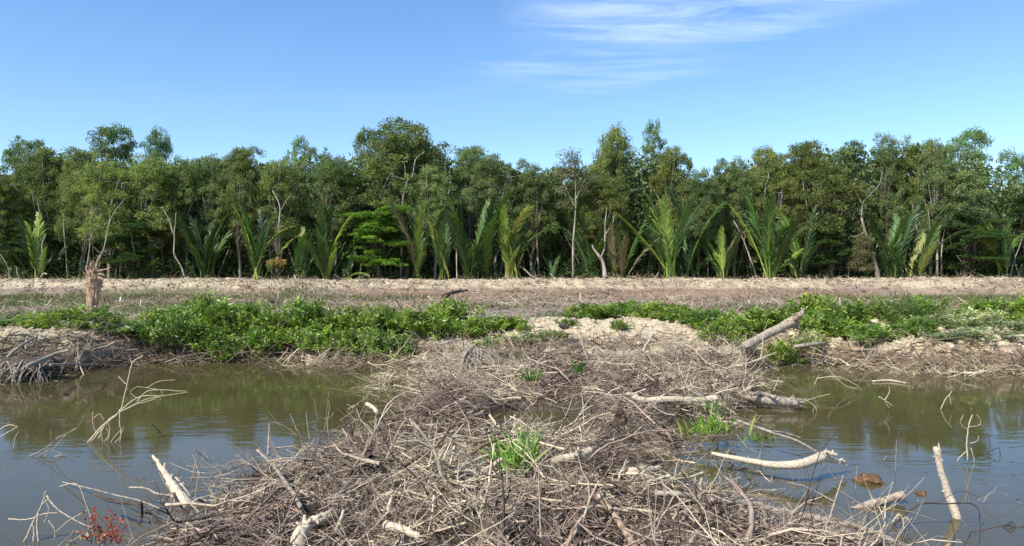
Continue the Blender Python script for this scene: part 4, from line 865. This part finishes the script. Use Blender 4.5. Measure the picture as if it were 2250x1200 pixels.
wood('thick_branch', 'mossy branch standing up at the left shore of the heap', 'greywood', [([(565, 990, .42), (600, 1025, .36), (640, 1080, .3), (660, 1115, .26)], .016, .022)])
wood('bare_stick', 'short bare stick standing in the water left of centre', 'greywood', [([(588, 1002, .12), (590, 960, .32), (591, 928, .5)], .016, .007)])
wood('bare_branch', 'two crossed bare twigs standing over the left shore of the heap', 'greywood', [([(492, 1050, .15), (465, 1020, .3), (425, 988, .5)], .008, .005), ([(478, 1056, .12), (500, 1020, .32), (540, 990, .48)], .006, .004), ([(455, 1008, .35), (448, 992, .42)], .004, .003)])
wood('bank_log', 'pale curved dead branch lying along the right bank above the water', 'greywood', [([(1745, 762, .55), (1790, 756, .62), (1810, 755, .6)], .05, .04)], 'log')
wood('bank_branch', 'long thin pale branch on the left bank slanting from soil to water', 'greywood', [([(15, 785, .45), (45, 760, .62), (80, 740, .75)], .035, .02)])
wood('bank_branch', 'thick dead branch lying along the left bank waterline', 'greywood', [([(60, 805, .15), (95, 790, .3), (130, 775, .42), (150, 770, .42)], .05, .03), ([(110, 802, .12), (150, 800, .14), (195, 802, .1)], .025, .015)])
wood('floating_stick', 'thin pale stick floating level in the far right water', 'palewood', [([(1918, 838, .02), (1955, 836, .03), (1992, 842, .02)], .022, .012)])
wood('dead_branch_tip', 'curved pale dead branch on the bank above the grey hanging roots', 'greywood', [([(945, 750, .62), (975, 755, .6), (1000, 747, .68), (1022, 745, .7)], .02, .025), ([(1015, 750, .68), (1035, 762, .62), (1048, 766, .55), (1070, 763, .6)], .025, .015)])
wood('dark_log', 'dark charred log end on the flat beyond the bushes left of centre', 'darkwood', [([(975, 652, .95), (1000, 642, 1.15), (1028, 638, 1.2)], .16, .06)], 'log')

# twiggy branches standing in the water
def Yw(py): return CAMH * FPX / (py - HZ)
def wtwig(label, mat, base_py, paths, name='water_branch', seed=3): return wv_(name, label, mat, Yw(base_py), paths, seed=seed)
wtwig('pale olive many-armed dead branch rising from the left pond', 'palewood', 972, [([(190, 975), (225, 935), (262, 905), (275, 860), (290, 800), (313, 782)], .012, .006), ([(195, 975), (240, 925), (300, 875), (350, 870)], .010, .005), ([(262, 900), (262, 930), (265, 950), (262, 972)], .009, .006), ([(277, 845), (260, 828)], .008, .006), ([(300, 882), (330, 858), (410, 860)], .007, .004), ([(290, 800), (283, 782)], .005, .003), ([(210, 955), (202, 925), (203, 905)], .006, .004), ([(204, 920), (218, 910), (228, 925)], .005, .003), ([(235, 972), (240, 945), (236, 925), (250, 915)], .006, .004), ([(240, 975), (255, 955), (268, 942)], .006, .003), ([(225, 975), (222, 950), (228, 930)], .005, .003), ([(350, 870), (352, 880)], .004, .003), ([(262, 905), (320, 878), (372, 868), (412, 862)], .006, .003), ([(215, 965), (232, 930), (252, 912), (300, 888)], .007, .004), ([(300, 888), (330, 880), (355, 868), (352, 858)], .005, .003), ([(322, 852), (350, 838), (385, 835)], .004, .003), ([(300, 850), (320, 852), (345, 856)], .004, .003), ([(228, 972), (238, 955), (232, 940)], .006, .004), ([(247, 975), (262, 962), (270, 940)], .005, .003), ([(300, 875), (285, 862), (300, 850)], .004, .003)])
wtwig('low tangle of grey twigs floating at the left of the left pond', 'greywood', 1003, [([(30, 1020), (70, 1000), (100, 985), (130, 960), (165, 943), (188, 910)], .008, .003), ([(75, 1020), (95, 995), (115, 990), (140, 1003)], .008, .006), ([(112, 985), (110, 955)], .005, .003), ([(50, 1020), (80, 1025), (103, 1012), (118, 990)], .005, .003), ([(118, 985), (150, 950), (175, 938)], .005, .003), ([(90, 1010), (120, 1003), (145, 1000)], .009, .005), ([(70, 1015), (88, 1000), (108, 1006)], .006, .004)])
wtwig('leaning tepee of pale bare sticks at the lower left corner', 'palewood', 1190, [([(48, 1198), (70, 1150), (90, 1110), (98, 1080)], .010, .006), ([(84, 1205), (80, 1160), (82, 1130)], .012, .008), ([(100, 1090), (125, 1120), (165, 1145), (200, 1162)], .009, .006), ([(16, 1142), (60, 1142), (95, 1130), (125, 1128)], .006, .005), ([(105, 1145), (118, 1165), (118, 1185)], .006, .005), ([(90, 1110), (105, 1098), (112, 1110)], .006, .004), ([(118, 1172), (150, 1145), (190, 1122)], .003, .003), ([(130, 1070), (150, 1064), (170, 1067), (185, 1100), (200, 1148)], .005, .005), ([(95, 1150), (105, 1120), (98, 1100)], .005, .003), ([(70, 1205), (73, 1165), (68, 1150)], .009, .006)])
wtwig('white crooked twigs at the very left edge of the pond', 'palewood', 985, [([(-10, 950), (15, 935), (37, 937)], .008, .005), ([(-10, 965), (20, 948), (38, 938)], .006, .004), ([(15, 937), (18, 925)], .005, .003), ([(28, 985), (32, 962), (40, 948)], .006, .003)])
wtwig('dark bent twig standing in the middle of the left pond', 'darkwood', 962, [([(330, 930), (345, 945), (361, 963)], .010, .010), ([(361, 963), (352, 975), (342, 1000)], .006, .002)])
wtwig('single crooked stem left of the spit over the green water', 'palewood', 965, [([(722, 966), (719, 930), (723, 900), (722, 880)], .006, .003), ([(680, 968), (674, 930), (672, 905)], .005, .003), ([(652, 948), (643, 925), (637, 910)], .005, .003), ([(705, 985), (715, 970), (725, 965), (740, 962)], .010, .004)])
wtwig('pale loop-shaped twigs on one stem in the right pond', 'palewood', 1015, [([(2127, 1012), (2126, 970), (2130, 935), (2138, 912)], .010, .007), ([(2127, 945), (2112, 930), (2118, 912)], .004, .003), ([(2132, 938), (2152, 935), (2156, 925), (2148, 912)], .004, .003), ([(2127, 990), (2105, 1012), (2115, 1022), (2132, 1030), (2142, 1015), (2135, 985)], .006, .005), ([(2132, 975), (2148, 970), (2152, 958)], .005, .003)])
wtwig('small pale forked twig in the far right pond', 'palewood', 903, [([(1932, 872), (1945, 880), (1962, 892)], .012, .005), ([(1945, 880), (1955, 862), (1954, 848)], .008, .004), ([(1945, 882), (1955, 897)], .006, .004)])
wtwig('thin pale bent twig like a narrow arch in the right pond', 'palewood', 900, [([(2068, 900), (2078, 878), (2093, 860)], .010, .006), ([(2087, 868), (2091, 890)], .008, .004)])
wtwig('thin white upright twig in the water above the brown mud lump', 'greywood', 1035, [([(1969, 1045), (1970, 1000), (1971, 965)], .006, .004), ([(1942, 1012), (1950, 1002)], .006, .004)])
wtwig('thin upright twig left of the brown mud lump', 'greywood', 1075, [([(1880, 1085), (1883, 1050), (1884, 1025)], .006, .004), ([(1865, 1098), (1835, 1050), (1810, 1020)], .004, .003), ([(1845, 1108), (1868, 1098), (1893, 1080)], .008, .006), ([(1880, 1105), (1868, 1078)], .007, .004)])
wtwig('dark arching thin branch over the water at the right', 'darkwood', 1160, [([(1950, 1175), (1975, 1145), (2005, 1120), (2030, 1107), (2080, 1108), (2130, 1106), (2150, 1118), (2155, 1135)], .012, .005), ([(2155, 1135), (2156, 1165)], .005, .003), ([(2060, 1108), (2110, 1080), (2150, 1092)], .004, .003)], seed=5)
wtwig('drooping white-tipped stalk left of the leaning log', 'palewood', 1165, [([(1988, 1165), (1985, 1140), (1975, 1132), (1963, 1148)], .006, .009), ([(1985, 1142), (1995, 1138), (2001, 1145)], .005, .006), ([(1978, 1134), (1972, 1142)], .006, .008)])
wtwig('thin curved grasslike stems right of the leaning log', 'greywood', 1110, [([(2122, 1105), (2130, 1060), (2142, 1020)], .003, .002), ([(2160, 1105), (2190, 1080), (2250, 1110)], .004, .003), ([(2170, 1095), (2195, 1070), (2222, 1066)], .003, .002), ([(2150, 1100), (2185, 1084), (2195, 1088)], .003, .002)])
wtwig('small dark twig cluster at the right edge of the pond', 'darkwood', 1000, [([(2170, 995), (2195, 985), (2200, 1000)], .008, .004), ([(2165, 990), (2185, 1003), (2215, 1002)], .006, .003), ([(2178, 985), (2172, 955)], .006, .003), ([(2220, 960), (2250, 935)], .005, .003), ([(2215, 985), (2260, 980)], .005, .003)])
wtwig('dead forked twig with a bud-like tip at the lower right', 'darkwood', 1160, [([(2200, 1165), (2225, 1148), (2222, 1170)], .009, .004), ([(2215, 1155), (2240, 1160), (2262, 1155)], .006, .003), ([(2230, 1150), (2245, 1185), (2255, 1205)], .004, .003)])
wtwig('straw-pale bent stem in the shallow water right of the spit', 'palewood', 905, [([(1760, 885), (1795, 873), (1825, 866)], .006, .004), ([(1770, 878), (1790, 892), (1796, 905)], .008, .005), ([(1700, 860), (1712, 832)], .007, .005), ([(1790, 895), (1786, 908)], .005, .003)])
wtwig('long thin curved stems arching over the right bank water', 'palewood', 862, [([(1795, 832), (1840, 828), (1880, 845), (1896, 860)], .010, .005), ([(1820, 808), (1835, 828), (1860, 848), (1885, 855)], .009, .005), ([(1790, 845), (1800, 825)], .008, .005)])

# ------------------------------------------------------------------ torn stump
sb = P(203, 690, .80); sb = np.array([(203 - CX) / FPX * 24.6, 24.6, gz((203 - CX) / FPX * 24.6, 24.6)])
t = thing('torn_stump', sb, 'tall torn orange-brown stump with a shredded splintered top on the left bank', 'stump')
r = np.random.default_rng(4)
def loc(px, py, dy=0): return Wd(px, py, 24.6 + dy) - sb
p = smoothpath([loc(198, 735), loc(199, 685), loc(206, 640), loc(207, 615), loc(207, 590)], 26)
rad = np.interp(np.linspace(0, 1, 26), [0, .12, .3, .55, .8, 1], [.27, .19, .16, .19, .24, .12])
V, F = tubes(p[None], (rad * (1 + .06 * r.normal(size=26)))[None], 18, caps=True, bumpy=.22, seed=3); mesh('trunk', V, F, MAT['brownwood'], parent=t)
m = 60; az = r.uniform(0, 6.28, m); h = r.uniform(.5, 1, m); k = (h * 25).astype(int); st = p[k] + np.stack([np.cos(az), np.sin(az), 0 * az], -1) * rad[k][:, None] * .85
d = np.stack([np.cos(az) * .22, np.sin(az) * .22, np.where(r.random(m) < .75, 1, -1)], -1) + r.normal(0, .15, (m, 3)); pk = walk(r, st, d, r.uniform(.2, .55, m), 5, .12)
V, F = tubes(pk, (r.uniform(.012, .035, m))[:, None] * np.linspace(1, .15, 5), 5); mesh('splinters', V, F, MAT['brownwood'], parent=t)
parts = []
for pts, r0, r1 in (([loc(205, 605), loc(215, 596, -.1), loc(232, 592, -.2), loc(244, 588, -.2)], .035, .015), ([loc(207, 600), loc(200, 583), loc(203, 575)], .05, .02), ([loc(210, 606), loc(222, 602, -.2), loc(230, 606, -.3)], .035, .012), ([loc(212, 608, -.1), loc(223, 612, -.2), loc(231, 620, -.3)], .03, .01), ([loc(196, 605), loc(190, 592), loc(188, 583)], .03, .01), ([loc(208, 595), (loc(213, 583)), loc(222, 560)], .03, .012)):
    parts.append(tubes(smoothpath(pts, 12)[None], np.linspace(r0, r1, 12)[None], 6, caps=True))
V, F = join(parts); mesh('broken_limbs', V, F, MAT['brownwood'], parent=t)

# white scrap, charred hole rim, mud lumps
def lump(name, c, size, mat, label, cat, seed=1, parent=None):
    r = np.random.default_rng(seed); nu, nv = 36, 20; th = np.linspace(0, 2 * np.pi, nu, endpoint=False); ph = np.linspace(0.02, np.pi - .02, nv)
    T, Ph = np.meshgrid(th, ph); V = np.stack([np.cos(T) * np.sin(Ph), np.sin(T) * np.sin(Ph), np.cos(Ph)], -1)
    nn = .55 + .9 * fbm(V[..., 0] * 2.4 + V[..., 2] * 2.1 + 9, V[..., 1] * 2.4 + 4 + V[..., 2], seed, 4); V = V * nn[..., None] * np.array(size)
    ii = np.arange(nu * nv).reshape(nv, nu); jj = np.roll(ii, -1, 1); F = np.stack([ii[:-1], ii[1:], jj[1:], jj[:-1]], -1).reshape(-1, 4)
    o = mesh(name, V.reshape(-1, 3), F, MAT[mat], parent=parent); o.location = c
    return tag(o, label, cat) if label else o
lump('mud_lump', P(1912, 1058, .0) + np.array([0, 0, .0]), (.16, .14, .085), 'mud', 'larger reddish-brown mud lump poking out of the right pool', 'mud lump', 3)
lump('mud_lump', P(2025, 1086, .0) + np.array([0, 0, -.01]), (.065, .06, .045), 'mud', 'tiny brown mud lump left of the leaning log', 'mud lump', 5)
wpt = P(262, 652, 1.0); zz = gz(wpt[0], wpt[1])
t = thing('white_scrap', (wpt[0], wpt[1], zz + .05), 'small white upright scrap on the flat ground right of the stump', 'litter')
lump('upright_piece', (.08, 0, .15), (.06, .05, .15), 'white', None, None, 8, t); lump('flat_piece', (-.12, 0, .05), (.18, .08, .05), 'white', None, None, 9, t)
lump('dark_clod', P(1240, 716, .95), (.14, .12, .10), 'darkwood', 'dark clod beside a hole in the pale sand', 'soil clod', 6)

# grey hanging roots on the spit, root mass at the left edge
def rootclump(name, base, label, spread, n, length, seed, mat='greywood', down=-.8, dirx=None, mass=None):
    r = np.random.default_rng(seed); t = thing(name, base, label, 'roots'); az = r.uniform(0, 6.28, n); st = np.stack([r.normal(0, spread * .35, n), r.normal(0, spread * .2, n), r.uniform(-.1, .1, n)], -1)
    d = np.stack([np.cos(az) * .55, np.sin(az) * .4 - .35, np.full(n, down)], -1); L = r.uniform(.5, 1, n) * length; pk = walk(r, st, d + np.array([0, 0, .7]), L, 8, .12, grav=-.28)
    pk[..., 2] = np.maximum(pk[..., 2], -base[2] - .15)
    V, F = tubes(pk, (r.uniform(.007, .024, n))[:, None] * np.linspace(1, .35, 8), 6, bumpy=.2, seed=seed); mesh('roots', V, F, MAT[mat], parent=t)
    lump('root_mass', (0, .1, -.05), mass or (spread * .5, spread * .4, spread * .3), 'darkwood' if mass else mat, None, None, seed, t); return t  # where mass is given, dark colour paints the shaded hollow among the roots
b = P(1040, 772, .75); rootclump('hanging_roots', b, 'grey-green clump of hanging roots at the back of the twig heap', .40, 60, 1.15, 21)
b = P(55, 800, .38); rootclump('root_mass_clump', b, 'dark undercut root clump at the waterline by the left edge', 1.0, 90, 1.0, 22, mass=(.7, .3, .2))
b = P(1650, 770, .55); rootclump('hanging_roots', b, 'dark purple root tangle below the foot of the broken log', .3, 40, .8, 23, mat='darkwood')

# ------------------------------------------------------------------ green tufts, red plant
def tuft(base, n, h, w, cols, label, seed, name='green_tuft', cat='plant', spread=.12, lean=.5, mat='grass'):
    r = np.random.default_rng(seed); K = 5; st = np.stack([r.normal(0, spread, n), r.normal(0, spread * .7, n), np.zeros(n)], -1)
    d = np.stack([r.normal(0, lean, n), r.normal(0, lean, n), np.ones(n)], -1); p = walk(r, st, d, h * r.uniform(.4, 1.15, n), K, .12, grav=-.10); w = w * 1.35
    side = norm(np.cross(d, r.normal(size=(n, 3)))); ww = w * np.array([.6, 1, .95, .6, .05]); V = np.stack([p - side[:, None] * ww[None, :, None] * .5, p + side[:, None] * ww[None, :, None] * .5], 2).reshape(-1, 3)
    q = np.arange(n)[:, None, None] * K * 2 + np.arange(K - 1)[None, :, None] * 2; F = (q + np.array([0, 1, 3, 2])).reshape(-1, 4)
    c = np.repeat(np.array(cols)[r.integers(0, len(cols), n)] * r.uniform(.75, 1.25, (n, 1)), K * 2, 0)
    o = mesh(name, V, F, MAT[mat], col=c, smooth=False); o.location = base; return tag(o, label, cat)
GC = [(.26, .38, .05), (.34, .45, .07), (.15, .24, .04), (.40, .40, .14)]
tuft(Ps(1142, 1030, .22, .03), 110, .52, .024, GC, 'bright lime green tuft of upright blades in the foreground twigs', 1)
tuft(Ps(1090, 1018, .24, .03), 22, .24, .022, [(.16, .2, .06), (.12, .17, .045)], 'duller small tuft at the left side of the bright lime tuft', 2, spread=.08)
tuft(Ps(1558, 952, .24, .03), 80, .36, .022, [(.14, .24, .04), (.2, .3, .05), (.28, .32, .07)], 'green blade tuft at the right edge of the heap beside the pool', 3, spread=.16)
tuft(Ps(1660, 970, .14, .03), 22, .22, .02, [(.2, .3, .05)], 'small low green sprout right of the second tuft', 4, spread=.1, lean=.9)
tuft(Ps(1580, 905, .3, .03), 34, .3, .022, [(.3, .32, .1), (.25, .22, .1)], 'yellowing sparse blades behind the second tuft', 5, spread=.14)
tuft(Ps(1165, 838, .45, .03), 26, .32, .03, [(.15, .22, .06)], 'thin green shoots on the back of the heap at centre', 6, spread=.09)
tuft(Ps(1275, 820, .5, .03), 24, .3, .03, [(.13, .22, .05)], 'thin green shoots right of centre below the sand', 7, spread=.07)
t = thing('red_leaved_plant', P(225, 1195, .14), 'small plant with bright red leaves at the bottom left corner', 'plant')
r = np.random.default_rng(12); ns = 16; st = np.stack([r.normal(0, .08, ns), r.normal(0, .05, ns), np.zeros(ns)], -1); pk = walk(r, st, r.normal(0, .25, (ns, 3)) + np.array([0, 0, 1]), r.uniform(.12, .30, ns), 5, .1)
V, F = tubes(pk, .004 * np.linspace(1, .5, 5)[None] * np.ones((ns, 1)), 4); mesh('stems', V, F, MAT['darkwood'], parent=t)
n = 240; si = r.integers(0, ns, n); ki = r.integers(1, 5, n); V, F = leaves(r, pk[si, ki] + r.normal(0, .012, (n, 3)), r.normal(size=(n, 3)) + np.array([0, 0, .8]), r.uniform(.03, .055, n), r.uniform(.018, .03, n))
c = np.repeat(np.array([(.62, .07, .035), (.70, .12, .06), (.35, .05, .03), (.5, .25, .12)])[r.integers(0, 4, n)], 4, 0); mesh('red_leaves', V, F, MAT['bushleaf'], parent=t, col=c, smooth=False)
t = thing('orange_topped_plant', Wd(607, 612, 62.3), 'low plant with a dead orange top at the foot of the pale trunk', 'plant')
V, F, c, _ = crown_mesh('o', 9, [(0, 0, 1.2, .6, .5, .35)], 16, 90, .3, .22, .07, [(.42, .24, .10), (.35, .2, .08), (.14, .2, .05)]); mesh('foliage', V, F, MAT['leaf'], parent=t, col=c, smooth=False)
V, F = tubes(walk(r, np.zeros((9, 3)), r.normal(0, .3, (9, 3)) + np.array([0, 0, 1]), np.full(9, 1.2), 5, .08), .03 * np.linspace(1, .5, 5)[None] * np.ones((9, 1)), 5); mesh('stems', V, F, MAT['darkbark'], parent=t)
